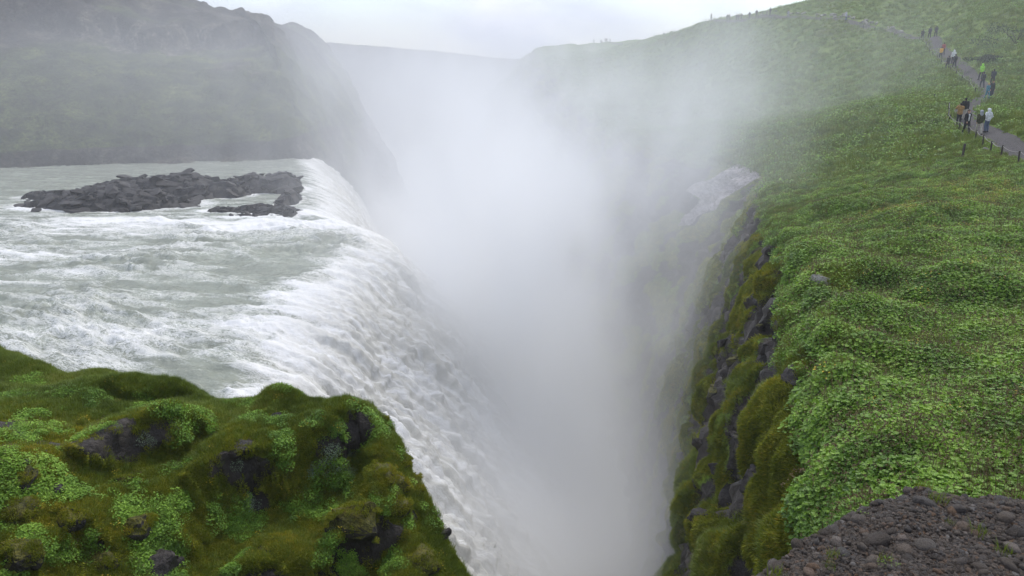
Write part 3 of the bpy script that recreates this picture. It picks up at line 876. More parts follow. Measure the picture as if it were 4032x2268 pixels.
def on_grid(V, N, PX, PY, PDp, px, py, win=14.0):
    """nearest visible point of a surface under a pixel"""
    e = np.hypot(PX - px, PY - py)
    k = e < max(win, e.min() + 2)
    dd = np.where(k, PDp, 1e9)
    i = np.unravel_index(np.argmin(dd), dd.shape)
    j = np.unravel_index(np.argmin(np.where(np.abs(PDp - dd[i]) < 0.06 * dd[i] + 0.3, e, 1e9)), e.shape)
    return V[j], N[j]
def on_out(px, py): return on_grid(OV, ON, OPX, OPY, OPD, px, py)
def on_slope(px, py): return on_grid(SV, SN, SPX, SPY, SPD, px, py)

def hull_rock(seed, flat=0.55, n=15, name='rock'):
    r = np.random.default_rng(seed)
    v = r.normal(size=(n, 3)); v /= np.linalg.norm(v, axis=1, keepdims=True)
    v = np.sign(v) * np.abs(v) ** 0.7
    v *= (1, r.uniform(0.6, 0.95), flat * r.uniform(0.8, 1.2))
    bm = bmesh.new()
    for q in v:
        bm.verts.new(q)
    res = bmesh.ops.convex_hull(bm, input=bm.verts)
    for g in list({e for e in res['geom_unused'] + res['geom_interior'] if isinstance(e, bmesh.types.BMVert)}):
        if g.is_valid:
            bm.verts.remove(g)

    m = bpy.data.meshes.new(name); bm.to_mesh(m); bm.free()
    return m

def round_rock(seed, flat=0.7, sub=2, rough=0.22, name='stone'):
    bm = bmesh.new()
    bmesh.ops.create_icosphere(bm, subdivisions=sub, radius=1.0)
    p = np.array([v.co for v in bm.verts])
    k = 1 + rough * fbm(p * 1.3 + seed * 7.7, 3)
    p = p * k[:, None] * (1, 0.8 + 0.2 * math.sin(seed), flat)
    for v, q in zip(bm.verts, p):
        v.co = q
    m = bpy.data.meshes.new(name); bm.to_mesh(m); bm.free()
    m.polygons.foreach_set('use_smooth', np.ones(len(m.polygons), bool))
    return m

def with_mat(m, mat):
    m = m.copy() if m.materials else m
    m.materials.clear(); m.materials.append(mat)
    return m

def piece(name, mesh, loc, rot, scl, parent=None):
    o = bpy.data.objects.new(name, mesh)
    o.location = tuple(loc); o.rotation_euler = rot; o.scale = scl if isinstance(scl, (tuple, list)) else (scl,) * 3
    return link(o, parent)

SLABS = [with_mat(hull_rock(100 + i, 0.34 + 0.05 * (i % 4), 12), M_ROCK_WET) for i in range(9)]
def rough_rock(seed, flat):
    """an angular block with chipped, weathered faces"""
    m = hull_rock(seed, flat, 16)
    bm = bmesh.new(); bm.from_mesh(m)
    bmesh.ops.bevel(bm, geom=list(bm.edges), offset=0.05, segments=1, affect='EDGES')
    bmesh.ops.triangulate(bm, faces=list(bm.faces))
    for k in range(2):
        bmesh.ops.subdivide_edges(bm, edges=[e for e in bm.edges if e.calc_length() > 0.22], cuts=1)
        bmesh.ops.triangulate(bm, faces=[f for f in bm.faces if len(f.verts) > 3])
    p = np.array([v.co for v in bm.verts]); bm.normal_update()
    c = cells(p * 2.4 + seed)
    d = 0.10 * fbm(p * 2.2 + seed, 3) + 0.12 * (c[2] - 0.5)
    for v, k in zip(bm.verts, d):
        v.co += v.normal * float(k)
    bm.to_mesh(m); bm.free()
    return m
BLOCKS = [with_mat(rough_rock(200 + i, 0.75), M_ROCK) for i in range(6)]
MBLOCKS = [with_mat(rough_rock(260 + i, 0.7), M_MOSSROCK) for i in range(6)]
MOUNDS = [with_mat(round_rock(300 + i, 0.8, 3, 0.4, 'rock'), M_BOULDER) for i in range(5)]

# ------------------------------------------------------------------ rock islands in the river
def build_island(name, label, lobes, n_slab, size, seed, green=None):
    r = np.random.default_rng(seed)
    xs0 = min(l[0] - max(l[2], l[3]) for l in lobes) - 1; xs1 = max(l[0] + max(l[2], l[3]) for l in lobes) + 1
    ys0 = min(l[1] - max(l[2], l[3]) for l in lobes) - 1; ys1 = max(l[1] + max(l[2], l[3]) for l in lobes) + 1
    xs = np.arange(xs0, xs1, 0.14); ys = np.arange(ys0, ys1, 0.22)
    X, Y = np.meshgrid(xs, ys, indexing='ij')
    Z = island_field(X, Y, lobes)
    p = np.stack([X.ravel(), Y.ravel(), 0 * X.ravel()], 1)
    c = cells(p / (0.9, 0.6, 1))
    Z = Z + ((c[2] - 0.5) * 0.55 + 0.35 * fbm(p / 2.0, 3)).reshape(X.shape)
    Z = np.maximum(Z, -0.9)
    Z = np.where(X - crest_x(Y) > -1.2, -1.2, Z) + UPZ
    F = grid_faces(len(xs), len(ys)); zz = Z.ravel()
    F = F[(zz[F] > UPZ - 0.85).any(axis=1)]
    root = mesh_obj(name, np.stack([X, Y, Z], 2).reshape(-1, 3), F, M_ROCK_WET, smooth=False)
    tag(root, label, 'rock')
    k = 0
    while k < n_slab:
        x, y = r.uniform(xs0, xs1), r.uniform(ys0, ys1)
        h = float(island_field(np.array([x]), np.array([y]), lobes)[0])
        if h < -0.25 or x - float(crest_x(y)) > -1.5:
            continue
        s = size * r.uniform(0.45, 1.25) * (1.15 if r.random() < 0.12 else 1)
        q = piece('rock', SLABS[r.integers(len(SLABS))], (x, y, UPZ + max(h, 0.0) + r.uniform(-0.12, 0.10)), (r.normal(0, .20), r.normal(0, .20) - 0.22, r.uniform(0, 6.28)), (s, s * r.uniform(.65, .95), s * r.uniform(0.6, 1.05)), root)
        k += 1
    return root

build_island('river_rock', 'long low island of dark slabs upstream of the squarish rock in the river', ISLES[0], 210, 0.95, 1)
build_island('river_rock', 'squarish dark rock island at the very brink of the far fall', ISLES[1], 120, 0.75, 2)
build_island('river_rock', 'low scattered flat rocks in shallow white water below the larger islands', ISLES[2], 85, 0.42, 3)

# ------------------------------------------------------------------ gravel: the larger stones one by one, the rest as a mass
def m_stone():
    b = MT('pebble')
    oi = b.n('ShaderNodeObjectInfo').outputs['Random']
    tc = b.n('ShaderNodeTexCoord').outputs['Object']
    n = b.noise(tc, 3.0, 5, 0.65); f = b.noise(tc, 16.0, 4, 0.7)
    base = b.ramp(oi, [(0.0, (0.085, 0.068, 0.054)), (0.35, (0.22, 0.172, 0.130)), (0.6, (0.16, 0.143, 0.128)), (0.82, (0.25, 0.205, 0.16)), (0.93, (0.28, 0.165, 0.09)), (1.0, (0.40, 0.375, 0.34))])
    c = b.mix(b.rng(n, 0.35, 0.7, 0, 0.6), base, b.mix(0.6, base, (0.016, 0.013, 0.010)))
    c = b.mix(b.rng(f, 0.6, 0.75, 0, 0.4), c, (0.15, 0.14, 0.125))
    b.principled(c, b.rng(n, 0.3, 0.7, 0.35, 0.6), b.bump(f, 0.8, 0.15), 0.22)
    return b.m
M_STONE = m_stone()
STONES = [with_mat(round_rock(i, 0.62 + 0.06 * (i % 4), 1 if i > 7 else 2, 0.5), M_STONE) for i in range(14)]
PEBS = [with_mat(hull_rock(500 + i, 0.6, 12, 'pebble'), M_STONE) for i in range(5)]

def ledge_points(n, seed, near=0.0):
    r = np.random.default_rng(seed)
    out = []
    while len(out) < n:
        m = 4000
        px = r.uniform(2700, 4150, m); py = r.uniform(1850, 2330, m)
        q = np.array(PZ(px, py, LZ)).T
        ok = in_poly(q[:, 0], q[:, 1], LEDGE_POLY)
        out += [tuple(v) for v in q[ok][:, :2]]
    return np.array(out[:n])
def build_stones():
    r = np.random.default_rng(77)
    pts = ledge_points(300, 5); taken = []
    big = [(3450, 2130, .075), (3320, 2180, .04), (3640, 2160, .05), (3780, 2230, .035), (3760, 2005, .05), (3900, 2000, .04), (3520, 2010, .04), (3960, 2050, .05), (3400, 1968, .03), (3300, 2100, .04), (3220, 2110, .035), (3970, 2240, .06), (3480, 2230, .035), (2930, 2215, .06), (3560, 1925, .035), (3060, 2140, .035), (3800, 2075, .05), (4000, 2110, .05), (3640, 1985, .06)]
    items = [(*PZ(px, py, LZ)[:2], s) for px, py, s in [(a, b, c * 0.8) for a, b, c in big]]
    edge = np.array(LEDGE_EDGE)
    for i in range(70):                         # stones that break the ledge's outline
        t = r.uniform(0.5, len(edge) - 2); k = int(t); q = edge[k] + (edge[k + 1] - edge[k]) * (t - k)
        items.append((q[0] - r.uniform(0, .05), q[1] - r.uniform(0.0, .07), r.uniform(.012, .034)))
    for x, y in pts[:300 - len(items)]:
        items.append((x, y, float(np.clip(r.lognormal(-4.1, 0.38), 0.011, 0.035))))
    for i, (x, y, s) in enumerate(items):
        z = float(ledge_z(np.array([x]), np.array([y]))[0])
        piece('stone', STONES[i % len(STONES)], (x, y, z + s * 0.12), (r.normal(0, .35), r.normal(0, .35), r.uniform(0, 6.28)), (s, s * r.uniform(.75, 1.0), s * r.uniform(.75, 1.1)), LEDGE)
build_stones()

# ------------------------------------------------------------------ scattering of what nobody could count
HIDDEN = bpy.data.collections.new('plant_shapes')
def proto(name, mesh):
    o = bpy.data.objects.new(name, mesh); HIDDEN.objects.link(o)
    return o

def scatter(name, protos, P, rot, scl, idx, parent=None, label=None):
    c = bpy.data.collections.new(name + '_shapes')
    for k, pm in enumerate(protos):
        o = bpy.data.objects.new('%s_%02d' % (c.name, k), pm); c.objects.link(o)
    m = bpy.data.meshes.new(name)
    m.vertices.add(len(P)); m.vertices.foreach_set('co', np.asarray(P, np.float32).ravel())
    a = m.attributes.new('rot', 'FLOAT_VECTOR', 'POINT'); a.data.foreach_set('vector', np.asarray(rot, np.float32).ravel())
    a = m.attributes.new('scl', 'FLOAT', 'POINT'); a.data.foreach_set('value', np.asarray(scl, np.float32))
    a = m.attributes.new('idx', 'INT', 'POINT'); a.data.foreach_set('value', np.asarray(idx, np.int32))
    o = link(bpy.data.objects.new(name, m), parent)
    g = bpy.data.node_groups.new(name, 'GeometryNodeTree')
    g.interface.new_socket('Geometry', in_out='INPUT', socket_type='NodeSocketGeometry')
    g.interface.new_socket('Geometry', in_out='OUTPUT', socket_type='NodeSocketGeometry')
    n = g.nodes.new; l = g.links.new
    gi, go = n('NodeGroupInput'), n('NodeGroupOutput')
    iop = n('GeometryNodeInstanceOnPoints'); ci = n('GeometryNodeCollectionInfo')
    ci.inputs['Collection'].default_value = c; ci.inputs['Separate Children'].default_value = True; ci.inputs['Reset Children'].default_value = True
    def named(nm, t):
        a = n('GeometryNodeInputNamedAttribute'); a.data_type = t; a.inputs['Name'].default_value = nm
        return a.outputs['Attribute']
    e2r = n('FunctionNodeEulerToRotation')
    l(named('rot', 'FLOAT_VECTOR'), e2r.inputs[0])
    l(gi.outputs[0], iop.inputs['Points']); l(ci.outputs[0], iop.inputs['Instance'])
    iop.inputs['Pick Instance'].default_value = True
    l(named('idx', 'INT'), iop.inputs['Instance Index']); l(e2r.outputs[0], iop.inputs['Rotation']); l(named('scl', 'FLOAT'), iop.inputs['Scale'])
    l(iop.outputs[0], go.inputs[0])
    md = o.modifiers.new('scatter', 'NODES'); md.node_group = g
    tag(o, label, kind='stuff')
    return o

def align(n, yaw):
    """euler angles that stand an instance along n, turned by yaw"""
    n = n / np.linalg.norm(n, axis=1, keepdims=True)
    c, s = np.cos(-yaw), np.sin(-yaw)
    x = n[:, 0] * c - n[:, 1] * s; y = n[:, 0] * s + n[:, 1] * c
    return np.stack([-np.arcsin(np.clip(y, -1, 1)), np.arctan2(x, n[:, 2]), yaw], 1)

def sample_grid(V, N, w, n, seed, extra=()):
    """n random points on a grid surface, quads picked by weight*area; returns points, normals and other fields"""
    r = np.random.default_rng(seed)
    a = V[:-1, :-1]; b = V[1:, :-1]; d = V[:-1, 1:]
    area = np.linalg.norm(np.cross(b - a, d - a), axis=2)
    ww = (area * w[:-1, :-1]).ravel()
    cs = np.cumsum(ww); tot = cs[-1]
    if tot <= 0 or n <= 0:
        return np.zeros((0, 3)), np.zeros((0, 3)), 0.0
    i = np.clip(np.searchsorted(cs, r.uniform(0, tot, n)), 0, len(cs) - 1)
    iu, iv = np.unravel_index(i, area.shape)
    u = r.random(n)[:, None]; v = r.random(n)[:, None]
    P = V[iu, iv] * (1 - u) * (1 - v) + V[iu + 1, iv] * u * (1 - v) + V[iu, iv + 1] * (1 - u) * v + V[iu + 1, iv + 1] * u * v
    return P, N[iu, iv], tot

# pebbles between the stones
def build_pebbles():
    r = np.random.default_rng(8)
    pts = ledge_points(22000, 9)
    z = ledge_z(pts[:, 0], pts[:, 1])
    s = np.clip(r.lognormal(-4.85, 0.42, len(pts)), 0.003, 0.014)
    P = np.c_[pts, z + s * 0.2]
    rot = np.stack([r.normal(0, .4, len(s)), r.normal(0, .4, len(s)), r.uniform(0, 6.28, len(s))], 1)
    scatter('gravel', PEBS + STONES[8:12], P, rot, s, r.integers(0, 9, len(s)), LEDGE)
build_pebbles()

# ------------------------------------------------------------------ plants
def leaf_mat(name, stops, rough=0.5, trans=0.25):
    b = MT(name)
    oi = b.n('ShaderNodeObjectInfo').outputs['Random']
    t = b.attr('tint').outputs['Fac']
    wv = b.noise(b.pos(), 0.8, 4, 0.6)
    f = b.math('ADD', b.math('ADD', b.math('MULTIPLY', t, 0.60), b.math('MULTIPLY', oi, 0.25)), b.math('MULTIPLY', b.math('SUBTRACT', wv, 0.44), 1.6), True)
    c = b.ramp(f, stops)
    pr = b.principled(c, rough, None, 0.35)
    tr = b.n('ShaderNodeBsdfTranslucent'); b.l(c, tr.inputs['Color'])
    mx = b.n('ShaderNodeMixShader'); mx.inputs[0].default_value = trans
    b.l(pr.outputs[0], mx.inputs[1]); b.l(tr.outputs[0], mx.inputs[2]); b.l(mx.outputs[0], b.out.inputs['Surface'])
    return b.m
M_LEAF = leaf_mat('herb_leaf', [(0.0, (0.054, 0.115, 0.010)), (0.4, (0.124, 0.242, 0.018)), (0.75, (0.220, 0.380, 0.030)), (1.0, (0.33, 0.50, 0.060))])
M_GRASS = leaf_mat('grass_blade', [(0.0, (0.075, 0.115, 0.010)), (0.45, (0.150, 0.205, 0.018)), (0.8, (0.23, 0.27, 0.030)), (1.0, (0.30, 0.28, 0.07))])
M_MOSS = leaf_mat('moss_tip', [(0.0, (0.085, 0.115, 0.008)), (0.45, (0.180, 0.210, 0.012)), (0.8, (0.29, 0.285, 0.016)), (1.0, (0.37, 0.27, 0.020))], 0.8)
M_SEED = leaf_mat('seed_head', [(0.0, (0.07, 0.055, 0.022)), (0.5, (0.15, 0.11, 0.05)), (1.0, (0.24, 0.18, 0.10))], 0.8)
M_SAGE = leaf_mat('willow_leaf', [(0.0, (0.10, 0.15, 0.075)), (0.5, (0.18, 0.24, 0.14)), (1.0, (0.30, 0.36, 0.24))], 0.6)
M_YELLOW = leaf_mat('yellow_petal', [(0.0, (0.45, 0.30, 0.01)), (1.0, (0.65, 0.48, 0.03))], 0.6)
M_DARKLEAF = leaf_mat('shrub_leaf', [(0.0, (0.018, 0.030, 0.012)), (0.5, (0.035, 0.055, 0.020)), (1.0, (0.06, 0.085, 0.032))], 0.6)

def leaves_mesh(name, items, mats):
    """items: list of (verts (k,3), faces list, tint, material index)"""
    vs, fs, ti, mi = [], [], [], []
    n = 0
    for v, f, t, k in items:
        vs.append(v); fs += [tuple(i + n for i in q) for q in f]; ti += [t] * len(v); mi += [k] * len(f); n += len(v)
    m = bpy.data.meshes.new(name)
    m.from_pydata(np.concatenate(vs).tolist(), [], fs)
    a = m.attributes.new('tint', 'FLOAT', 'POINT'); a.data.foreach_set('value', np.array(ti, np.float32))
    for mm in mats:
        m.materials.append(mm)
    m.polygons.foreach_set('material_index', np.array(mi, np.int32))
    return m

def rotm(yaw, tilt, tdir):
    c, s = math.cos(yaw), math.sin(yaw)
    A = np.array([[c, -s, 0], [s, c, 0], [0, 0, 1]])
    c, s = math.cos(tilt), math.sin(tilt)
    B = np.array([[1, 0, 0], [0, c, -s], [0, s, c]])
    c, s = math.cos(tdir), math.sin(tdir)
    C = np.array([[c, -s, 0], [s, c, 0], [0, 0, 1]])
    return C @ B @ C.T @ A

def round_leaf(r, lobes=7):
    k = lobes * 2
    a = np.linspace(0.25, 2 * math.pi - 0.25, k + 1)
    rad = r * (1 - 0.16 * (np.arange(k + 1) % 2))
    v = np.vstack([[0, 0, 0], np.stack([rad * np.cos(a), rad * np.sin(a), r * (0.18 + 0.10 * (np.arange(k + 1) % 2))], 1)])
    return v, [(0, i, i + 1) for i in range(1, k + 1)]

def long_leaf(l, w):
    v = np.array([[0, 0, 0], [w, l * .45, l * .06], [0, l, -l * .12], [-w, l * .45, l * .06], [0, l * .5, -l * .02]])
    return v, [(0, 1, 4), (1, 2, 4), (2, 3, 4), (3, 0, 4)]

def clump_mantle(seed, n=70, rad=0.27, sz=0.028, hgt=0.17):
    r = np.random.default_rng(seed); it = []
    for i in range(n):
        q = rad * math.sqrt(r.random()); a = r.uniform(0, 6.28)
        s = sz * r.uniform(0.5, 1.25)
        v, f = round_leaf(s, 5)
        M = rotm(r.uniform(0, 6.28), abs(r.normal(0.2, 0.45)), r.uniform(0, 6.28))
        z = hgt * (1 - 0.6 * (q / rad) ** 2) * r.uniform(0.35, 1.1)
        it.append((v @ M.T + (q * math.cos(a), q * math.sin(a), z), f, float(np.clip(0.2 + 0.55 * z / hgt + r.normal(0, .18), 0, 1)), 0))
    return leaves_mesh('mantle_clump', it, [M_LEAF])

def clump_herb(seed, n=55, rad=0.28, hgt=0.18, seeds=0):
    r = np.random.default_rng(seed); it = []
    for i in range(n):
        q = rad * math.sqrt(r.random()); a = r.uniform(0, 6.28)
        v, f = long_leaf(r.uniform(.035, .075), r.uniform(.010, .02))
        M = rotm(r.uniform(0, 6.28), r.uniform(0.1, 0.9), r.uniform(0, 6.28))
        z = hgt * r.uniform(0.1, 1.0) * (1 - 0.5 * (q / rad) ** 2)
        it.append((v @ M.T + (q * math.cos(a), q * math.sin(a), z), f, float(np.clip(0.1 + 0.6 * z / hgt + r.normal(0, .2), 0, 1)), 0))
    for i in range(seeds):
        q = rad * math.sqrt(r.random()); a = r.uniform(0, 6.28); z = hgt * r.uniform(0.8, 1.45)
        for k in range(4):
            v, f = long_leaf(r.uniform(.02, .04), .010)
            M = rotm(r.uniform(0, 6.28), r.uniform(0.2, 1.5), r.uniform(0, 6.28))
            it.append((v @ M.T + (q * math.cos(a), q * math.sin(a), z), f, r.random(), 1))
    return leaves_mesh('herb_clump', it, [M_LEAF, M_SEED])

def clump_grass(seed, n=46, rad=0.12, hgt=0.17, mat=None, wid=0.004, flowers=0):
    r = np.random.default_rng(seed); it = []
    for i in range(n):
        q = rad * math.sqrt(r.random()); a = r.uniform(0, 6.28); h = hgt * r.uniform(0.5, 1.2); ln = r.normal(0, 0.45); d = r.uniform(0, 6.28); w = wid * r.uniform(.7, 1.4)
        dx, dy = math.cos(d), math.sin(d); sx, sy = -dy * w, dx * w
        v = np.array([[-sx, -sy, 0], [sx, sy, 0], [dx * h * ln * .35 + sx * .7, dy * h * ln * .35 + sy * .7, h * .6], [dx * h * ln * .35 - sx * .7, dy * h * ln * .35 - sy * .7, h * .6], [dx * h * ln, dy * h * ln, h]])
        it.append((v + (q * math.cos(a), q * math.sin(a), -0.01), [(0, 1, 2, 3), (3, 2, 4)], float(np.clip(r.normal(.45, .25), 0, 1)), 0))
    for i in range(flowers):
        q = rad * 1.5 * math.sqrt(r.random()); a = r.uniform(0, 6.28)
        v, f = round_leaf(r.uniform(.012, .02), 5)
        it.append((v + (q * math.cos(a), q * math.sin(a), hgt * r.uniform(.8, 1.3)), f, r.random(), 1))
    return leaves_mesh('grass_tuft', it, [mat or M_GRASS, M_YELLOW])

def clump_willow(seed, n=150, rad=0.30, hgt=0.30):
    r = np.random.default_rng(seed); it = []
    for i in range(n):
        u = r.normal(size=3); u /= np.linalg.norm(u); u[2] = abs(u[2])
        k = r.uniform(.55, 1)
        v, f = long_leaf(r.uniform(.03, .05), r.uniform(.008, .013))
        M = rotm(r.uniform(0, 6.28), r.uniform(0, 1.3), r.uniform(0, 6.28))
        it.append((v @ M.T + u * (rad, rad, hgt) * k, f, r.random(), 0))
    return leaves_mesh('willow_clump', it, [M_SAGE])

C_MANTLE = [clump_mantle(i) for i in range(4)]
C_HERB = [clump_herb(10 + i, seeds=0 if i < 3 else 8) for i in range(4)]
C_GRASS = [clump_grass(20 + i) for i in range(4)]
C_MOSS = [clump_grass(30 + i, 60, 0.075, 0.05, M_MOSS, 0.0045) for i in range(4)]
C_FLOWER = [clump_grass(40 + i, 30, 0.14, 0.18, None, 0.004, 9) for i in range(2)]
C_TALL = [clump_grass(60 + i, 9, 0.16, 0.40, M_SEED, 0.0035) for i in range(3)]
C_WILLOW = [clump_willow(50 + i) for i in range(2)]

def in_view(PX, PY, m=350):
    return ((PX > -m) & (PX < 4032 + m) & (PY > -m) & (PY < 2268 + m)).astype(float)

def build_plants():
    r = np.random.default_rng(21)
    P0 = SV.reshape(-1, 3)
    shp = S_FACE.shape
    view = in_view(SPX, SPY)
    D = SV[..., 1]
    patch = fbm(P0 / 1.6 + 5, 3).reshape(shp); patch2 = fbm(P0 / 4.5 + 15, 3).reshape(shp)
    grassy = (1 - S_ROCK).clip(0, 1) * (1 - S_PATH) * (1 - S_BARE) * (1 - sstep(0.5, 0.9, S_FACE))
    mossy = S_FACE * (1 - S_ROCK) * (1 - S_BARE)
    cover = 1 - 0.75 * sstep(0.35, 0.6, S_MOSS)
    def put(name, protos, w, n, s0, s1, seed, up=0.5, sink=0.0, label=None, parent=None):
        P, N, _ = sample_grid(SV, SN, w, n, seed)
        nn = N * (1 - up) + np.array([0, 0, up])
        k = len(P); yaw = r.uniform(0, 6.28, k)
        sc = r.uniform(s0, s1, k)
        P = P - np.array([0, 0, 1.0]) * sink * sc[:, None]
        return scatter(name, protos, P, align(nn, yaw), sc, r.integers(0, len(protos), k), parent, label)
    lod = 1 / np.maximum(D, 9) ** 0.9
    near = 1 - sstep(22, 60, D)
    put('herbs', C_MANTLE, view * grassy * cover * lod * near * (0.35 + 0.65 * sstep(-0.15, 0.15, patch)) * (1 - 0.6 * sstep(0.05, 0.3, patch2)), 20000, 0.55, 1.35, 1, 0.55, 0.02, 'round-leaved green herbs covering the slope')
    put('brown_herbs', C_HERB, view * grassy * cover * lod * near * (0.45 + 0.55 * (1 - sstep(-0.2, 0.12, patch))), 17000, 0.6, 1.3, 2, 0.55, 0.02, 'small-leaved herbs with brownish seed heads on the slope')
    put('grass', C_GRASS, view * grassy * lod * (1 - sstep(80, 110, D)) * (0.25 + sstep(-0.1, 0.3, patch2)), 34000, 0.6, 1.4, 3, 0.6, 0.0, 'short green grass between the herbs on the slope')
    put('far_grass', C_HERB[:2] + C_GRASS, view * grassy * sstep(48, 70, D) * (1 - sstep(230, 300, D)) / np.maximum(D, 50) ** 1.2, 30000, 2.0, 4.2, 4, 0.5, 0.02, 'tussocky grass on the distant green slope')
    put('moss', C_MOSS, view * np.clip(mossy + 0.6 * S_MOSS * (1 - S_ROCK), 0, 1) * (1 - S_PATH) * lod * (1 - sstep(45, 60, D)) * sstep(0.15, 0.5, S_MOSS), 30000, 1.0, 2.4, 5, 0.15, 0.0, 'yellow-green moss cushions on the gorge wall')
    put('hanging_grass', C_GRASS, view * mossy * lod * (1 - sstep(45, 70, D)) * sstep(0.0, 0.3, patch2), 7000, 0.7, 1.3, 6, 0.35, 0.0, 'grass tufts hanging on the mossy gorge wall')
    put('dry_stems', C_TALL, view * grassy * lod * (1 - sstep(40, 60, D)) * (0.2 + sstep(0.0, 0.3, patch)), 3800, 0.6, 1.25, 8, 0.8, 0.0, 'thin dry grass stems standing above the green herbs')
    fl = np.exp(-(((SPX - 3900) / 140) ** 2 + ((SPY - 760) / 45) ** 2)) + 0.6 * np.exp(-(((SPX - 3560) / 160) ** 2 + ((SPY - 830) / 60) ** 2)) + 0.5 * np.exp(-(((SPX - 3700) / 120) ** 2 + ((SPY - 450) / 25) ** 2)) + 0.03
    put('yellow_flowers', C_FLOWER, view * grassy * fl * (1 - sstep(60, 75, D)) * (D > 9), 900, 0.8, 1.4, 7, 0.7, 0.0, 'small yellow flowers scattered over the green slope')
    # the outcrop
    P0 = OV.reshape(-1, 3); shp = O_ROCK.shape
    view = in_view(OPX, OPY, 250)
    inside = in_poly(OV[..., 0], OV[..., 1], OUT_POLY).astype(float)
    edge = 1 - sstep(0.1, 0.5, seg_dist(OV[..., 0], OV[..., 1], OUT_POLY))
    patch = fbm(P0 / 0.8 + 25, 3).reshape(shp); patch2 = fbm(P0 / 2.2 + 45, 3).reshape(shp)
    soft = (1 - O_ROCK).clip(0, 1)
    def put2(name, protos, w, n, s0, s1, seed, up=0.5, label=None):
        P, N, _ = sample_grid(OV, ON, w * view, n, seed)
        k = len(P); yaw = r.uniform(0, 6.28, k)
        return scatter(name, protos, P, align(N * (1 - up) + np.array([0, 0, up]), yaw), r.uniform(s0, s1, k), r.integers(0, len(protos), k), OUTCROP)
    put2('grass', C_GRASS, soft * (inside + 0.4) * ((1 - O_LOWER) * (0.5 + patch2.clip(-.3, 1)) + 0.12 + 0.6 * edge), 22000, 0.25, 0.6, 11, 0.6)
    put2('moss', C_MOSS, soft * (inside + 0.6) * (0.3 + O_MOSS), 42000, 0.45, 0.95, 12, 0.15)
    put2('herbs', C_MANTLE[:3] + C_HERB[:2], soft * inside * sstep(0.08, 0.28, patch), 2900, 0.22, 0.46, 13, 0.6)
    put2('herbs', C_HERB[2:] + C_MANTLE, inside * sstep(0.16, 0.3, fbm(P0 / 0.6 + 85, 3).reshape(shp)) * O_LOWER, 1300, 0.20, 0.42, 14, 0.5)
    put2('yellow_flowers', C_FLOWER, soft * inside, 110, 0.25, 0.5, 15, 0.7)
    wl_ = sum(np.exp(-(((OPX - a) / c) ** 2 + ((OPY - b_) / d) ** 2)) for a, b_, c, d in [(1320, 1815, 60, 45), (1250, 1850, 60, 25), (955, 1845, 40, 30), (560, 1735, 40, 25), (980, 1990, 40, 30)])
    put2('willow', C_WILLOW, inside * (wl_ > 0.3) * wl_, 30, 0.25, 0.5, 16, 0.5)
    # a few weeds on the gravel
    pts = np.array([PZ(px, py, LZ) for px, py in [(3680, 1960), (3700, 1975), (3280, 2190), (3270, 2230), (3490, 2200), (3740, 2060), (3850, 2100), (3230, 2060), (3640, 1885), (3720, 1890), (3060, 2225), (3500, 2225), (3390, 1990), (3950, 2180)]])
    pts[:, 2] = ledge_z(pts[:, 0], pts[:, 1])
    k = len(pts)
    scatter('weeds', [C_GRASS[0], C_GRASS[1], C_HERB[3]], pts, np.stack([0 * pts[:, 0], 0 * pts[:, 0], r.uniform(0, 6, k)], 1), r.uniform(.15, .35, k), r.integers(0, 3, k), LEDGE)
build_plants()

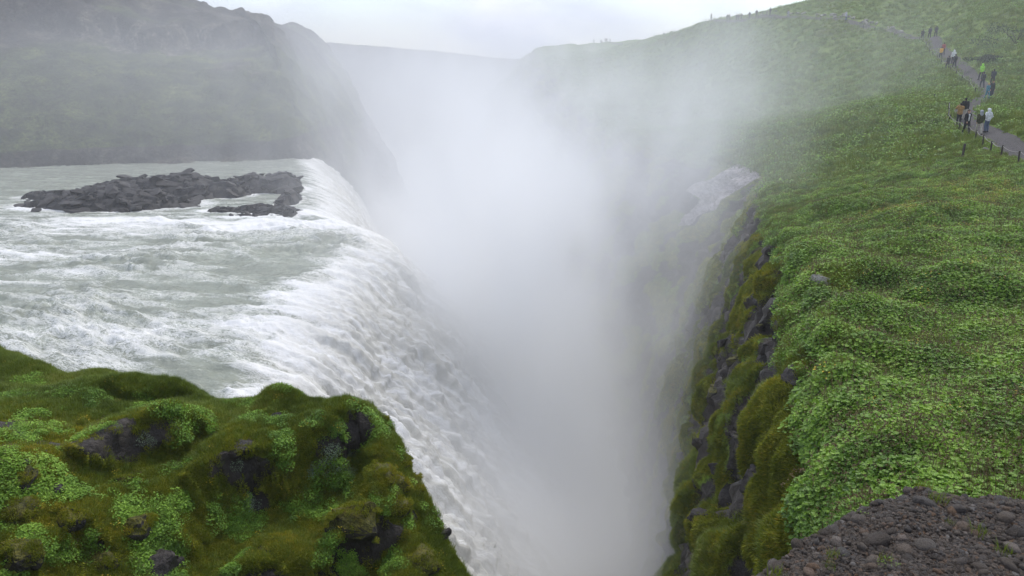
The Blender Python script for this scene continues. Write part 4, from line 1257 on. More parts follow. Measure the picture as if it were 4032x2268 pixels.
# ------------------------------------------------------------------ single rocks
M_PALE = m_rock('pale_boulder', (0.13, 0.12, 0.10), (0.26, 0.24, 0.20), (0.42, 0.39, 0.34), 0.0, 0.1)
PALES = [with_mat(rough_rock(280 + i, 0.6), M_PALE) for i in range(5)]
def build_rocks():
    r = np.random.default_rng(4)
    mossP, mossN = [], []
    # on the outcrop: (pixel, radius, kind)
    for px, py, s, kind in [(1505, 1735, .30, 'm'), (1480, 1850, .24, 'm'), (1545, 1800, .17, 'm'), (1585, 1810, .17, 'm'), (1570, 1900, .20, 'm'), (1490, 1650, .20, 'm'), (560, 2085, .34, 'b'), (405, 2215, .24, 'b'), (330, 2235, .20, 'b'), (610, 2240, .42, 'g'),
                            (700, 2235, .18, 'g'), (215, 1915, .14, 'g'), (110, 1890, .17, 'b'), (1090, 1645, .13, 'g'), (100, 1825, .08, 'g'), (1775, 2112, .14, 'g'), (1640, 1880, .13, 'b'), (1400, 2040, .42, 'b'), (1650, 1930, .14, 'b'), (1120, 1930, .38, 'b'),
                            (880, 1930, .28, 'b'), (1550, 2010, .24, 'm'), (60, 1990, .3, 'm'), (1660, 2200, .3, 'm'), (480, 1900, .2, 'b'), (250, 2030, .26, 'b'), (90, 2180, .3, 'b'),
                            (1560, 1960, .13, 'b')]:
        p, n = on_out(px, py)
        mesh = (MOUNDS if kind == 'm' else MBLOCKS if kind == 'b' else BLOCKS)[r.integers(5)]
        sx, sy, sz, yw = s * r.uniform(.9, 1.2), s * r.uniform(.8, 1.1), s * r.uniform(.75, 1.0), r.uniform(0, 6.28)
        q = piece('rock', mesh, p - n * s * (0.45 if kind == 'm' else 0.25), (0 if kind == 'm' else r.normal(0, .3), 0 if kind == 'm' else r.normal(0, .3), yw), (sx, sy, sz), OUTCROP)
        if kind != 'g':
            vv = np.array([w.co for w in mesh.vertices]); nn_ = np.array([w.normal for w in mesh.vertices])
            k = r.integers(0, len(vv), int(2600 * s * s) + 20)
            cc, ss = math.cos(yw), math.sin(yw); Rz = np.array([[cc, -ss, 0], [ss, cc, 0], [0, 0, 1]])
            vp = (vv[k] * r.uniform(.97, 1.0, (len(k), 1)) * (sx, sy, sz)) @ Rz.T + np.array(q.location); vn = (nn_[k] / (sx, sy, sz)) @ Rz.T
            vn /= np.linalg.norm(vn, axis=1, keepdims=True)
            ok = vn[:, 2] > (-0.15 if kind == 'm' else 0.45)
            mossP.append(vp[ok] + r.normal(0, .012, (ok.sum(), 3))); mossN.append(vn[ok])
    mp, mn = np.concatenate(mossP), np.concatenate(mossN)
    scatter('moss', C_MOSS, mp, align(mn, r.uniform(0, 6.28, len(mp))), r.uniform(.45, .85, len(mp)), r.integers(0, 4, len(mp)), OUTCROP)
    # on the gorge wall
    w = in_view(SPX, SPY, 0) * S_FACE * sstep(0.5, 0.9, S_ROCK) * (SV[..., 1] < 48) / np.maximum(SV[..., 1], 8)
    P, N, _ = sample_grid(SV, SN, w, 150, 6)
    for p, n in zip(P, N):
        s = r.uniform(.14, .42) * (0.7 + p[1] / 45)
        piece('rock', (BLOCKS if r.random() < .55 else MBLOCKS)[r.integers(6)], p - n * s * 0.35, (r.normal(0, .6), r.normal(0, .6), r.uniform(0, 6.28)), (s, s * r.uniform(.6, 1), s * r.uniform(.6, 1.2)), SLOPE)
    for px, py, s in [(3240, 1120, .42), (3130, 1490, .40), (3877, 594, .35), (4022, 502, .16), (3735, 195, .30), (3822, 236, .2), (2840, 1350, .5), (2900, 1700, .35), (2960, 1900, .4), (2830, 1850, .35), (2770, 2030, .45), (2760, 1950, .3)]:
        p, n = on_slope(px, py)
        piece('rock', (PALES if py < 1200 else BLOCKS)[r.integers(5)], p + n * s * 0.1, (r.normal(0, .3), r.normal(0, .3), r.uniform(0, 6.28)), (s, s * .8, s * .6), SLOPE)
build_rocks()

# ------------------------------------------------------------------ path furniture
def along_path(d0, d1, off, step):
    """points beside the path centre line between forward distances d0..d1, off metres to the gorge side"""
    seg = PATH[:, :2]; out = []
    Ls = np.r_[0, np.cumsum(np.linalg.norm(np.diff(seg, axis=0), axis=1))]
    t = 0.0
    while t < Ls[-1]:
        x = np.interp(t, Ls, seg[:, 0]); y = np.interp(t, Ls, seg[:, 1])
        x2 = np.interp(t + .5, Ls, seg[:, 0]); y2 = np.interp(t + .5, Ls, seg[:, 1])
        dx, dy = x2 - x, y2 - y; k = math.hypot(dx, dy) + 1e-9
        if d0 <= y <= d1:
            out.append((x - dy / k * off, y + dx / k * off))
        t += step
    return np.array(out)

M_WOOD = plain('weathered_wood', (0.060, 0.048, 0.040), 0.85)
M_ROPE = plain('old_rope', (0.27, 0.255, 0.23), 0.9)

def tube(pts, rad, n=6):
    pts = np.asarray(pts, float); V = []; F = []
    for i, p in enumerate(pts):
        t = pts[min(i + 1, len(pts) - 1)] - pts[max(i - 1, 0)]; t /= np.linalg.norm(t) + 1e-9
        a = np.cross(t, (0, 0, 1.0)) if abs(t[2]) < .95 else np.cross(t, (1.0, 0, 0)); a /= np.linalg.norm(a); b = np.cross(t, a)
        rr = rad[i] if hasattr(rad, '__len__') else rad
        for k in range(n):
            w = 2 * math.pi * k / n
            V.append(p + rr * (a * math.cos(w) + b * math.sin(w)))
    for i in range(len(pts) - 1):
        for k in range(n):
            F.append((i * n + k, i * n + (k + 1) % n, (i + 1) * n + (k + 1) % n, (i + 1) * n + k))
    F.append(tuple(range(n))[::-1]); F.append(tuple((len(pts) - 1) * n + k for k in range(n)))
    return np.array(V), F

def post_mesh(h, w, seed):
    r = np.random.default_rng(seed)
    z = np.array([-0.25, 0, h * .5, h - .02, h]); V, F = tube([(r.normal(0, .004), r.normal(0, .004), q) for q in z], [w, w, w * .95, w * .93, w * .75], 8)
    m = bpy.data.meshes.new('post'); m.from_pydata(V.tolist(), [], F); m.materials.append(M_WOOD)
    return m
POSTS = [post_mesh(0.72, 0.05, i) for i in range(3)]

def rope_fence(label, d0, d1, off, step, seed, h=0.66):
    r = np.random.default_rng(seed)
    pts = along_path(d0, d1, off, step)
    z = meadow_z(pts[:, 0], pts[:, 1])
    root = empty('rope_fence', (pts[0][0], pts[0][1], z[0])); tag(root, label, 'fence', 'rope fences along the footpath')
    o = np.array(root.location)
    line = []; line_add = []
    for i, ((x, y), zz) in enumerate(zip(pts, z)):
        piece('post', POSTS[i % 3], np.array((x, y, zz)) - o, (r.normal(0, .06), r.normal(0, .06), r.uniform(0, 6)), 1.0, root)
        a = np.array((x, y, zz + h)) - o
        if line:
            p0 = line[-1]
            for t in (.2, .4, .6, .8):
                q = p0 + (a - p0) * t; q = q - np.array((0, 0, 0.16 * step / 4 * 4 * t * (1 - t))); line_add.append(q)
            line += line_add
        line_add = []
        line.append(a)
    V, F = tube(line, 0.017, 5)
    mesh_obj('rope', V, F, M_ROPE, root)
rope_fence('rope fence on short posts round the bend of the footpath', 37, 68, 1.25, 3.0, 1)
rope_fence('rope fence climbing beside the footpath up the green slope', 80, 160, 1.25, 4.2, 2)
rope_fence('rope fence along the skyline where the footpath reaches the plateau', 190, 326, 1.2, 6.0, 3, 0.8)

def stake(px, py, D, h, w, label, lean):
    q = PD(px, py, D); z = float(meadow_z(np.array([q[0]]), np.array([q[1]]))[0])
    m = post_mesh(h, w, int(px)); o = piece('wooden_stake', m, (q[0], q[1], z), (lean, lean * .5, 0.4), 1.0)
    tag(o, label, 'stake')
stake(3787, 630, 48, 0.95, 0.075, 'dark wooden stake standing alone in the green meadow below the path', 0.03)
stake(3667, 442, 76, 0.62, 0.075, 'short leaning stake in the grass beside the bend of the path', 0.12)

def build_edging():
    r = np.random.default_rng(31)
    root = None
    for i in range(46):
        t = r.random()
        px = 3150 + 400 * t + r.normal(0, 8) if i < 30 else 2990 + 300 * r.random()
        D = np.interp(px, [3000, 3150, 3340, 3500, 3560], [200, 185, 165, 150, 143]) + r.uniform(1.3, 3.4)
        q = np.array(along_px(px, D)); z = float(meadow_z(np.array([q[0]]), np.array([q[1]]))[0])
        if root is None:
            root = empty('boulder_edging', (q[0], q[1], z)); tag(root, 'row of pale boulders along the uphill edge of the misty path', 'boulders')
        s = r.uniform(.3, .62)
        piece('boulder', EDGE[i % 5], np.array((q[0], q[1], z + s * .15)) - np.array(root.location), (r.normal(0, .3), r.normal(0, .3), r.uniform(0, 6)), (s, s * .8, s * .75), root)
EDGE = [with_mat(hull_rock(700 + i, 0.8, 18, 'boulder'), M_PALE) for i in range(5)]
def along_px(px, D):
    return PD(px, 90, D)[:2]
build_edging()

def build_shrub(px, py, D, w, h, label, seed):
    q = PD(px, py, D); z = float(meadow_z(np.array([q[0]]), np.array([q[1]]))[0])
    r = np.random.default_rng(seed)
    root = empty('shrub', (q[0], q[1], z)); tag(root, label, 'shrub', 'dark shrubs on the upper slope')
    it = []
    for k in range(9):
        c = r.normal(0, 1, 3) * (w * .34, w * .28, h * .2) + (0, 0, h * .5)
        for i in range(170):
            u = r.normal(size=3); u /= np.linalg.norm(u)
            v, f = long_leaf(r.uniform(.12, .22), r.uniform(.04, .07)); M = rotm(r.uniform(0, 6.28), r.uniform(0, 1.5), r.uniform(0, 6.28))
            it.append((v @ M.T + c + u * (w * .24, w * .24, h * .28) * r.uniform(.5, 1), f, r.random(), 0))
    o = bpy.data.objects.new('foliage', leaves_mesh('foliage', it, [M_DARKLEAF])); link(o, root); tag(o, kind='stuff')
    for k in range(5):
        a = r.uniform(0, 6.28)
        V, F = tube([(0, 0, -.1), (math.cos(a) * w * .12, math.sin(a) * w * .12, h * .35), (math.cos(a) * w * .3, math.sin(a) * w * .3, h * .75)], [.05, .035, .015], 6)
        mesh_obj('stem', V, F, M_WOOD, root)
build_shrub(4005, 150, 104, 6.0, 2.4, 'large dark shrub high on the slope at the edge of the view', 1)
build_shrub(3890, 225, 98, 3.0, 1.0, 'low dark shrub below the large one on the upper slope', 2)

# ------------------------------------------------------------------ people
def capsule(bm, a, b, ra, rb, seg=10):
    a = np.array(a, float); b = np.array(b, float)
    d = b - a; ln = np.linalg.norm(d)
    if ln < 1e-6:
        d = np.array((0, 0, 1.0)); ln = 1e-6
    t = d / ln
    u = np.cross(t, (0, 0, 1.0)) if abs(t[2]) < .95 else np.cross(t, (1.0, 0, 0)); u /= np.linalg.norm(u); w = np.cross(t, u)
    rings = []
    for q, r, offs in ((a, ra, [(-.98, .2), (-.7, .71), (0, 1.0)]), (b, rb, [(0, 1.0), (.7, .71), (.98, .2)])):
        for o, k in offs:
            rings.append([bm.verts.new(tuple(q + t * r * o + r * k * (u * math.cos(6.2832 * i / seg) + w * math.sin(6.2832 * i / seg)))) for i in range(seg)])
    for r0, r1 in zip(rings[:-1], rings[1:]):
        for i in range(seg):
            bm.faces.new((r0[i], r0[(i + 1) % seg], r1[(i + 1) % seg], r1[i]))
    bm.faces.new(rings[0][::-1]); bm.faces.new(rings[-1])

def fuse(name, caps, voxel):
    """one continuous skin over a set of tapered limbs"""
    bm = bmesh.new()
    for c in caps:
        capsule(bm, *c)
    bmesh.ops.recalc_face_normals(bm, faces=bm.faces)
    m = bpy.data.meshes.new(name + '_cage'); bm.to_mesh(m); bm.free()
    o = bpy.data.objects.new(name + '_cage', m); COL.objects.link(o)
    md = o.modifiers.new('skin', 'REMESH'); md.mode = 'VOXEL'; md.voxel_size = voxel; md.use_smooth_shade = True
    sm = o.modifiers.new('relax', 'SMOOTH'); sm.factor = 0.5; sm.iterations = 2
    dg = bpy.context.evaluated_depsgraph_get()
    out = bpy.data.meshes.new_from_object(o.evaluated_get(dg)); out.name = name
    bpy.data.objects.remove(o); bpy.data.meshes.remove(m)
    return out

def pose_joints(kind):
    J = dict(pel=(0, 0, .94), wai=(0, 0, 1.10), che=(0, .0, 1.30), nec=(0, .01, 1.46), hea=(0, -.015, 1.60))
    if kind == 'sit':
        dz = -.80
        J = {k: (v[0], v[1], v[2] + dz) for k, v in J.items()}
        for s, n in ((-1, 'l'), (1, 'r')):
            J['hip' + n] = (.09 * s, 0, .14); J['kne' + n] = (.14 * s, -.36, .42); J['ank' + n] = (.11 * s, -.52, .09); J['toe' + n] = (.12 * s, -.68, .04)
            J['sho' + n] = (.185 * s, .01, .60); J['elb' + n] = (.25 * s, -.14, .40); J['wri' + n] = (.12 * s, -.34, .46)
        return J
    for s, n in ((-1, 'l'), (1, 'r')):
        st = 0.0
        if kind == 'walk':
            st = .17 * s
        J['hip' + n] = (.092 * s, 0, .92)
        J['kne' + n] = (.10 * s, -.04 - st * .65, .50); J['ank' + n] = (.10 * s, .03 - st * 1.2, .095 + (0.05 if kind == 'walk' and s < 0 else 0)); J['toe' + n] = (.115 * s, -.13 - st * 1.2, .04 + (0.0 if s > 0 or kind != 'walk' else 0.01))
        J['sho' + n] = (.185 * s, .01, 1.395)
        if kind == 'photo':
            J['elb' + n] = (.27 * s, -.16, 1.27); J['wri' + n] = (.09 * s, -.33, 1.50)
        elif kind == 'pocket':
            J['elb' + n] = (.29 * s, .06, 1.14); J['wri' + n] = (.19 * s, -.06, .96)
        elif kind == 'walk':
            J['elb' + n] = (.245 * s, .05 + st * .5, 1.13); J['wri' + n] = (.24 * s, -.08 + st * .9, .92)
        else:
            J['elb' + n] = (.245 * s, .03, 1.12); J['wri' + n] = (.235 * s, -.05, .88)
    return J

def lerp3(a, b, t): return tuple(np.array(a) * (1 - t) + np.array(b) * t)
def shift(a, d): return tuple(np.array(a, float) + np.array(d, float))

def person_meshes(kind):
    J = pose_joints(kind)
    def torso(e):
        c = []
        for s in (-1, 1):
            c += [(shift(J['pel'], (.07 * s, 0, 0)), shift(J['wai'], (.06 * s, 0, 0)), .108 + e, .10 + e), (shift(J['wai'], (.06 * s, 0, 0)), shift(J['che'], (.08 * s, 0, 0)), .10 + e, .115 + e),
                  (shift(J['che'], (.08 * s, 0, 0)), lerp3(J['sho' + ('l' if s < 0 else 'r')], J['nec'], .18), .115 + e, .07 + e)]
        return c
    def arms(e, cuff=1.0):
        c = []
        for n in 'lr':
            c += [(J['sho' + n], J['elb' + n], .062 + e, .047 + e), (J['elb' + n], lerp3(J['elb' + n], J['wri' + n], cuff), .047 + e, .032 + e)]
        return c
    def legs(e, to=1.0):
        c = []
        for n in 'lr':
            c += [(J['hip' + n], J['kne' + n], .092 + e, .060 + e), (J['kne' + n], lerp3(J['kne' + n], lerp3(J['kne' + n], J['ank' + n], .4), 1), .060 + e, .062 + e), (lerp3(J['kne' + n], J['ank' + n], .4), lerp3(J['kne' + n], J['ank' + n], to), .058 + e, .042 + e)]
        return c
    def feet(n, e):
        return [(shift(J['ank' + n], (0, .03, -.035)), J['toe' + n], .048 + e, .038 + e), (J['ank' + n], shift(J['ank' + n], (0, .02, -.03)), .045 + e, .048 + e)]
    H = np.array(J['hea'])
    head = [(H + (0, .02, .02), H + (0, -.01, .035), .093, .092), (H + (0, -.012, -.03), H + (0, -.032, -.075), .072, .048), (H + (0, -.10, 0.0), H + (0, -.112, -.025), .013, .017), (H + (.082, .0, -.01), H + (.084, .005, .02), .014, .017), (H + (-.082, .0, -.01), H + (-.084, .005, .02), .014, .017),
            (J['nec'], tuple(H + (0, .01, -.05)), .056, .054), (shift(J['nec'], (0, 0, -.06)), J['nec'], .075, .056)]
    hands = []
    for s, n in ((-1, 'l'), (1, 'r')):
        w = np.array(J['wri' + n]); d = w - np.array(J['elb' + n]); d /= np.linalg.norm(d)
        side = np.cross(d, (s, 0, 0)); side = side / (np.linalg.norm(side) + 1e-9); out = np.cross(d, side)
        hands += [(w, w + d * .05 + side * .02, .028, .026), (w, w + d * .05 - side * .02, .028, .026)]
        for k, ln in enumerate((.062, .074, .068, .052)):
            b = w + d * .075 + side * (.033 - .021 * k)
            m1 = b + d * ln * .55 + out * s * .008; hands += [(b, m1, .0105, .010), (m1, m1 + d * ln * .45 + out * s * .022, .010, .009)]
        b = w + d * .02 + side * .035
        m1 = b + d * .03 + side * .022; hands += [(b, m1, .013, .012), (m1, m1 + d * .03 + side * .004, .012, .010)]
    R_ = {}
    R_['body'] = fuse('person', torso(-.004) + arms(-.004) + legs(-.004) + head + hands + feet('l', -.006) + feet('r', -.006), .0115)
    hem = [(shift(J['pel'], (.075 * s, 0, -.03)), shift(J['wai'], (.065 * s, 0, 0)), .135, .125) for s in (-1, 1)]
    R_['jacket'] = fuse('jacket', torso(.024) + arms(.022, .93) + hem + [(shift(J['nec'], (0, .01, -.06)), shift(J['nec'], (0, .015, -.01)), .098, .082)], .02)
    R_['trousers'] = fuse('trousers', legs(.020, .96) + [(shift(J['pel'], (.06 * s, 0, 0)), shift(J['pel'], (.06 * s, 0, .06)), .122, .118) for s in (-1, 1)], .02)
    R_['shoel'] = fuse('shoe', feet('l', .010), .012); R_['shoer'] = fuse('shoe', feet('r', .010), .012)
    R_['hair'] = fuse('hair', [(H + (0, .035, .045), H + (0, .0, .065), .098, .090), (H + (0, .055, -.01), H + (0, .05, .04), .078, .085)], .012)
    R_['hood'] = fuse('hood', [(H + (0, .04, .03), H + (0, .0, .05), .122, .115), (H + (0, .05, -.06), H + (0, .05, .03), .105, .115), (shift(J['nec'], (0, .03, -.02)), H + (0, .04, -.05), .115, .105)], .014)
    R_['pack'] = fuse('backpack', [(shift(J['wai'], (s * .09, .19, .02)), shift(J['che'], (s * .08, .20, .06)), .085, .08) for s in (-1, 1)], .02)
    R_['shirt'] = fuse('shirt', [(shift(J['pel'], (0, -.085, .06)), shift(J['che'], (0, -.095, .08)), .062, .066)], .014)
    R_['bag'] = None
    R_['eyes'] = H
    return R_

CLOTH = {}
def cloth(name, col):
    if name not in CLOTH:
        CLOTH[name] = plain(name, col, 0.85, 0.25, 0.22, 9.0)
    return CLOTH[name]
COLS = {'black': (.014, .014, .017), 'navy': (.018, .024, .045), 'charcoal': (.035, .036, .04), 'tan': (.30, .17, .055), 'olive': (.050, .052, .020), 'white': (.68, .68, .66), 'beige': (.42, .38, .31), 'jeans': (.085, .12, .19), 'teal': (.06, .20, .25), 'green': (.32, .72, .04),
        'yellow': (.80, .42, .015), 'red': (.38, .07, .06), 'grey': (.30, .31, .33), 'brown': (.07, .045, .03), 'skin': (.50, .30, .21), 'hairdark': (.018, .013, .010), 'hairfair': (.42, .30, .15), 'lilac': (.52, .50, .58)}
def C_(n): return cloth(n + ('' if n in ('skin', 'hairdark', 'hairfair') else '_cloth'), COLS[n])

POSE = {}
def person(px, py, D, rz, pose, jacket, trousers, head, label, group, height=1.72, pack=None, shirt=None, z=None, eyes=False):
    if pose not in POSE:
        POSE[pose] = person_meshes(pose)
    T = POSE[pose]
    q = PD(px, py, D)
    gz = float(meadow_z(np.array([q[0]]), np.array([q[1]]))[0]) if z is None else z
    k = height / 1.72
    def add(name, mesh, mat, parent):
        o = bpy.data.objects.new(name, mesh)
        if not mesh.materials:
            mesh.materials.append(None)
        link(o, parent)
        o.material_slots[0].link = 'OBJECT'; o.material_slots[0].material = mat
        return o
    b = add('person', T['body'], C_('skin'), None)
    b.location = (q[0], q[1], gz - 0.012); b.rotation_euler = (0, 0, rz); b.scale = (k, k, k)
    tag(b, label, 'person', group)
    add('jacket', T['jacket'], C_(jacket), b); add('trousers', T['trousers'], C_(trousers), b)
    add('shoe', T['shoel'], C_('charcoal'), b); add('shoe', T['shoer'], C_('charcoal'), b)
    if head.startswith('hood:'):
        add('hood', T['hood'], C_(head[5:]), b)
    else:
        add('hair', T['hair'], C_(head), b)
    if pack: add('backpack', T['pack'], C_(pack), b)
    if shirt: add('shirt', T['shirt'], C_(shirt), b)
    if eyes:
        for s in (-1, 1):
            m = round_rock(1, 1, 1, 0, 'eye'); m.materials.append(C_('hairdark'))
            piece('eye', m, T['eyes'] + np.array((.031 * s, -.088, .012)), (0, 0, 0), .010, b)
    return b

G1, G2 = 'walkers on the footpath', 'onlookers on the skyline'
PI = math.pi
person(3776, 469, 61.0, 2.9, 'photo', 'tan', 'black', 'hairdark', 'person in a tan jacket with both arms raised taking a picture at the rope fence', G1)
person(3793, 464, 62.6, 2.6, 'stand', 'black', 'beige', 'hairdark', 'person in a black jacket and beige trousers close behind the tan jacket', G1)
person(3806, 499, 57.2, 0.15, 'walk', 'black', 'black', 'hairdark', 'walker facing us in an open black jacket over a white shirt', G1, 1.78, shirt='white', eyes=True)
person(3853, 519, 56.0, 3.0, 'walk', 'olive', 'beige', 'hood:grey', 'walker seen from behind in an olive jacket with a pale grey hood up', G1, 1.78)
person(3881, 521, 56.6, 3.3, 'pocket', 'white', 'jeans', 'hood:white', 'walker in a white hooded jacket and blue jeans beside the olive jacket', G1, 1.70)
person(3882, 404, 76.5, 0.4, 'walk', 'teal', 'teal', 'hairfair', 'fair-haired walker in teal rainwear where the path bends', G1, 1.62)
person(3899, 395, 78.0, 0.2, 'stand', 'charcoal', 'navy', 'hairdark', 'dark-dressed person just behind the teal rainwear', G1, 1.72)
person(3864, 352, 87.0, 3.1, 'walk', 'navy', 'navy', 'hairdark', 'walker in navy just below the bright green jacket', G1, 1.76, pack='black')
person(3857, 336, 91.5, 3.3, 'walk', 'green', 'black', 'hood:green', 'walker in a bright lime green jacket on the climbing path', G1, 1.80)
person(3903, 350, 88.0, 3.0, 'walk', 'navy', 'charcoal', 'hairdark', 'walker in a navy jacket apart to the uphill side of the green jacket', G1, 1.72)
person(3751, 246, 106.0, 3.1, 'stand', 'white', 'charcoal', 'hood:white', 'walker in a pale hooded top halfway up the slope', G1, 1.78)
person(3756, 268, 102.5, 3.1, 'walk', 'charcoal', 'black', 'hairdark', 'walker with a dark backpack just below the pale hooded top', G1, 1.74, pack='black')
person(3731, 262, 103.0, 3.2, 'walk', 'black', 'charcoal', 'hairdark', 'dark-clad walker nearest the rope below the yellow jacket', G1, 1.72)
person(3702, 233, 113.0, 3.1, 'walk', 'yellow', 'charcoal', 'hairdark', 'walker in a yellow jacket on the climbing path', G1, 1.60)
person(3710, 226, 115.0, 3.1, 'walk', 'red', 'charcoal', 'hairdark', 'walker in a dull red top beside the yellow jacket', G1, 1.74)
person(3655, 174, 131.0, 3.0, 'walk', 'navy', 'black', 'hairdark', 'middle one of three dark walkers high on the path', G1, 1.78, pack='charcoal')
person(3678, 179, 128.0, 3.0, 'walk', 'charcoal', 'black', 'hairdark', 'lowest of three dark walkers high on the path', G1, 1.70)
person(3628, 168, 137.0, 3.0, 'walk', 'black', 'navy', 'hairdark', 'highest of three dark walkers high on the path', G1, 1.74)
person(3330, 82, 165.5, 0.6, 'stand', 'lilac', 'jeans', 'hood:lilac', 'person in a pale hooded top in the mist by the boulder edging', G1, 1.78)
person(3103, 66, 189.0, 0.6, 'walk', 'grey', 'grey', 'hairdark', 'faint grey figure in the mist where the path levels out', G1, 1.74)
_sky = [(2861, 'stand', 'charcoal', 'tall half of a standing pair on the skyline'), (2869, 'pocket', 'brown', 'shorter half of a standing pair on the skyline'), (2898, 'pocket', 'charcoal', 'onlooker at the lower end of a group of three on the skyline'), (2906, 'stand', 'brown', 'middle onlooker of a group of three on the skyline'),
        (2916, 'photo', 'charcoal', 'onlooker at the upper end of a group of three on the skyline'), (2948, 'stand', 'navy', 'lone onlooker leaning by a skyline fence post'), (2975, 'pocket', 'brown', 'lone onlooker with hands on hips on the skyline'), (3028, 'stand', 'navy', 'uppermost onlooker, half hidden by the hill crest'),
        (2751, 'sit', 'charcoal', 'lowest of the seated skyline onlookers'), (2763, 'stand', 'charcoal', 'short standing onlooker between seated ones on the skyline'), (2775, 'sit', 'brown', 'small seated onlooker in the middle of the seated row'), (2782, 'sit', 'navy', 'seated onlooker next to the standing one with a jacket at the waist'),
        (2798, 'walk', 'brown', 'tall onlooker standing at the upper end of the seated row'), (2616, 'photo', 'charcoal', 'lone onlooker with raised arms low on the skyline'), (2647, 'sit', 'charcoal', 'crouching onlooker at the foot of the skyline rise'),
        (2340, 'stand', 'grey', 'farthest onlooker at the low end of the skyline fence'), (2368, 'stand', 'grey', 'far onlooker second from the low end of the skyline fence'), (2374, 'sit', 'grey', 'far seated onlooker near the low end of the skyline fence'), (2385, 'stand', 'grey', 'far onlooker, lower one of a close standing pair'),
        (2391, 'stand', 'brown', 'far onlooker, upper one of a close standing pair'), (2404, 'stand', 'grey', 'tallest far onlooker, just above the close pair'), (2452, 'sit', 'grey', 'far seated onlooker alone above the far group')]
_rs = np.random.default_rng(3)
for _px, _pose, _jk, _lab in _sky:
    _D = float(np.interp(_px, [2340, 2400, 2660, 2800, 3000, 3100], [336, 328, 275, 221, 200, 191]))
    person(_px, 100, _D, float(_rs.uniform(-.9, .9)), _pose, _jk, 'charcoal', 'hairdark', _lab, G2, float(_rs.uniform(1.66, 1.84)))

# ------------------------------------------------------------------ air: even haze, and the spray rising from the gorge
def vol_material(name, density, color=(0.97, 0.975, 1.0), aniso=0.15, use_attr=False):
    m = bpy.data.materials.new(name); m.use_nodes = True
    t = m.node_tree; t.nodes.clear()
    o = t.nodes.new('ShaderNodeOutputMaterial'); v = t.nodes.new('ShaderNodeVolumePrincipled')
    v.inputs['Color'].default_value = (*color, 1); v.inputs['Density'].default_value = density; v.inputs['Anisotropy'].default_value = aniso
    if not use_attr:
        v.inputs['Density Attribute'].default_value = ''
    t.links.new(v.outputs[0], o.inputs['Volume'])
    return m

class GN:
    def __init__(self, name):
        self.g = bpy.data.node_groups.new(name, 'GeometryNodeTree')
        self.g.interface.new_socket('Geometry', in_out='INPUT', socket_type='NodeSocketGeometry')
        self.g.interface.new_socket('Geometry', in_out='OUTPUT', socket_type='NodeSocketGeometry')
        self.i = self.g.nodes.new('NodeGroupInput'); self.o = self.g.nodes.new('NodeGroupOutput')
    def n(self, t, **kw):
        nd = self.g.nodes.new(t)
        for k, v in kw.items():
            setattr(nd, k, v)
        return nd
    def l(self, a, b): self.g.links.new(a, b)
    def val(self, s, v):
        if isinstance(v, bpy.types.NodeSocket): self.l(v, s)
        else: s.default_value = v
    def m(self, op, a, b=0.0, c=0.0, clamp=False):
        nd = self.n('ShaderNodeMath', operation=op); nd.use_clamp = clamp
        self.val(nd.inputs[0], a); self.val(nd.inputs[1], b); self.val(nd.inputs[2], c)
        return nd.outputs[0]
    def add(self, a, b): return self.m('ADD', a, b)
    def sub(self, a, b): return self.m('SUBTRACT', a, b)
    def mul(self, a, b): return self.m('MULTIPLY', a, b)
    def gauss(self, x, c, w):
        u = self.m('DIVIDE', self.sub(x, c), w)
        return self.m('EXPONENT', self.mul(self.mul(u, u), -1.0))
    def step(self, a, b, x, c=0.0, d=1.0):
        nd = self.n('ShaderNodeMapRange'); nd.interpolation_type = 'SMOOTHSTEP'
        self.val(nd.inputs[0], x)
        for k, v in zip((1, 2, 3, 4), (a, b, c, d)): self.val(nd.inputs[k], v)
        return nd.outputs[0]
    def lin(self, x, a, b, c, d):
        nd = self.n('ShaderNodeMapRange'); self.val(nd.inputs[0], x)
        for k, v in zip((1, 2, 3, 4), (a, b, c, d)): self.val(nd.inputs[k], v)
        return nd.outputs[0]

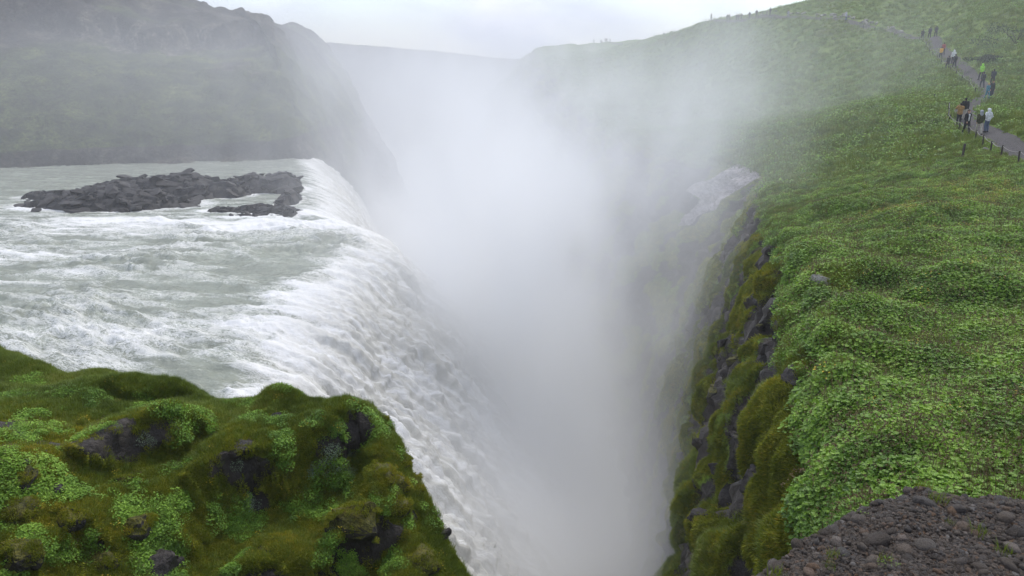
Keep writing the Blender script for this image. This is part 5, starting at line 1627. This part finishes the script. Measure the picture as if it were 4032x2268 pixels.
def build_mist():
    g = GN('mist_field')
    pos = g.n('GeometryNodeInputPosition').outputs[0]
    sep = g.n('ShaderNodeSeparateXYZ'); g.l(pos, sep.inputs[0])
    x, y, z = sep.outputs
    def noise(scale, sc, detail, off=0.0):
        mp = g.n('ShaderNodeVectorMath', operation='MULTIPLY_ADD'); g.l(pos, mp.inputs[0]); mp.inputs[1].default_value = sc; mp.inputs[2].default_value = (off, off, off)
        nz = g.n('ShaderNodeTexNoise'); g.l(mp.outputs[0], nz.inputs['Vector']); nz.inputs['Scale'].default_value = scale; nz.inputs['Detail'].default_value = detail; nz.inputs['Roughness'].default_value = 0.55; nz.inputs['Distortion'].default_value = 0.6
        return nz.outputs[0]
    big = noise(0.045, (1, 0.7, 0.55), 3)
    med = noise(0.12, (1, 0.8, 0.6), 3, 40.0)
    wisp = g.step(0.36, 0.64, noise(0.26, (1, 0.8, 0.45), 2, 80.0), 0.15, 1.85)
    # axis of the gorge, leaning downwind (to the right) with height
    ax = g.add(g.lin(y, 20, 250, 3.6, -28.0), g.mul(g.mul(g.step(4, 44, z), g.step(34, 70, y)), 15.0))
    # the column standing over the falls
    w = g.add(g.lin(z, 0, 44, 6.5, 11.5), g.lin(y, 30, 120, 0.0, 1.5))
    core = g.mul(g.gauss(x, ax, w), g.mul(g.step(32, 54, y), g.step(155, 80, y)))
    topn = g.add(g.mul(g.sub(big, 0.5), 34.0), 36.0)
    core = g.mul(core, g.step(topn, g.sub(topn, 26.0), z))
    core = g.mul(core, g.step(0.38, 0.62, g.add(g.mul(big, 0.55), g.mul(med, 0.45)), 0.06, 2.0))
    core = g.mul(core, wisp)
    # drifting veil over the hillside, the meadow and down the canyon
    veil = g.mul(g.gauss(x, g.add(ax, 6.0), 40.0), g.mul(g.step(45, 105, y), g.step(50, 22, z)))
    veil = g.mul(veil, g.step(0.34, 0.66, g.add(g.mul(big, 0.7), g.mul(med, 0.3)), 0.15, 1.9))
    veil = g.mul(veil, wisp)
    side = g.mul(g.mul(g.gauss(x, -50.0, 36.0), g.gauss(y, 150.0, 58.0)), g.mul(g.step(50, 30, z), g.step(6, 24, z)))
    veil = g.add(veil, g.mul(side, 1.5))
    # dense spray where the water lands
    foot = g.mul(g.gauss(x, g.lin(y, 20, 110, 4.5, -12.0), 5.0), g.mul(g.step(24, 34, y), g.step(130, 90, y)))
    foot = g.mul(foot, g.mul(g.step(17, 3, z), g.step(0.36, 0.62, med, 0.15, 1.6)))
    low = g.mul(g.mul(g.gauss(x, g.lin(y, 20, 250, 0.0, -35.0), 11.0), g.mul(g.step(22, 30, y), g.step(105, 75, y))), g.step(21, 6, z))
    foot = g.add(foot, g.mul(low, 0.9))
    # spray torn off the falling sheet
    sd = g.m('SQRT', g.m('MAXIMUM', g.m('DIVIDE', g.sub(21.5, z), 0.065), 0.0))
    shx = g.add(g.add(g.add(g.lin(y, 20, 60, -10.0, -12.0), g.lin(y, 60, 85, 0.0, -10.0)), sd), -0.4)
    sheet = g.mul(g.gauss(x, shx, 1.7), g.mul(g.step(19, 12, z), g.mul(g.step(19, 25, y), g.step(110, 90, y))))
    foot = g.add(foot, g.mul(g.mul(sheet, g.step(0.40, 0.62, med, 0.1, 1.6)), 0.7))
    dens = g.add(g.add(g.mul(core, MIST_CORE), g.mul(veil, MIST_VEIL)), g.mul(foot, MIST_FOOT))
    # fade out towards the faces of the region so that none of them shows
    dens = g.mul(dens, g.mul(g.mul(g.step(-95, -75, x), g.step(75, 55, x)), g.mul(g.step(16, 24, y), g.step(335, 305, y))))
    vc = g.n('GeometryNodeVolumeCube')
    vc.inputs['Min'].default_value = (-96, 15, 0.4); vc.inputs['Max'].default_value = (76, 336, 68)
    for a, b in zip('XYZ', (143, 267, 56)):
        vc.inputs['Resolution ' + a].default_value = b
    g.l(dens, vc.inputs['Density'])
    mat = vol_material('spray', 1.0, (1.0, 0.998, 0.988), 0.0, True)
    sm = g.n('GeometryNodeSetMaterial'); sm.inputs['Material'].default_value = mat
    g.l(vc.outputs[0], sm.inputs[0]); g.l(sm.outputs[0], g.o.inputs[0])
    me = bpy.data.meshes.new('mist'); me.materials.append(mat)
    o = link(bpy.data.objects.new('mist', me))
    md = o.modifiers.new('mist_field', 'NODES'); md.node_group = g.g
    tag(o, 'white spray rising out of the gorge and drifting over the slopes', kind='stuff')
MIST_CORE, MIST_VEIL, MIST_FOOT = 0.105, 0.0115, 0.20
build_mist()

def build_haze():
    x0, x1, y0, y1, z0, z1 = -1500, 1500, -60, 1250, -3.0, 96.0
    v = [(x, y, z) for x in (x0, x1) for y in (y0, y1) for z in (z0, z1)]
    f = [(0, 1, 3, 2), (4, 6, 7, 5), (0, 4, 5, 1), (2, 3, 7, 6), (0, 2, 6, 4), (1, 5, 7, 3)]
    o = mesh_obj('haze', v, f, vol_material('haze_air', 0.0006), smooth=False)
    tag(o, 'thin damp haze filling the valley', kind='stuff')
build_haze()
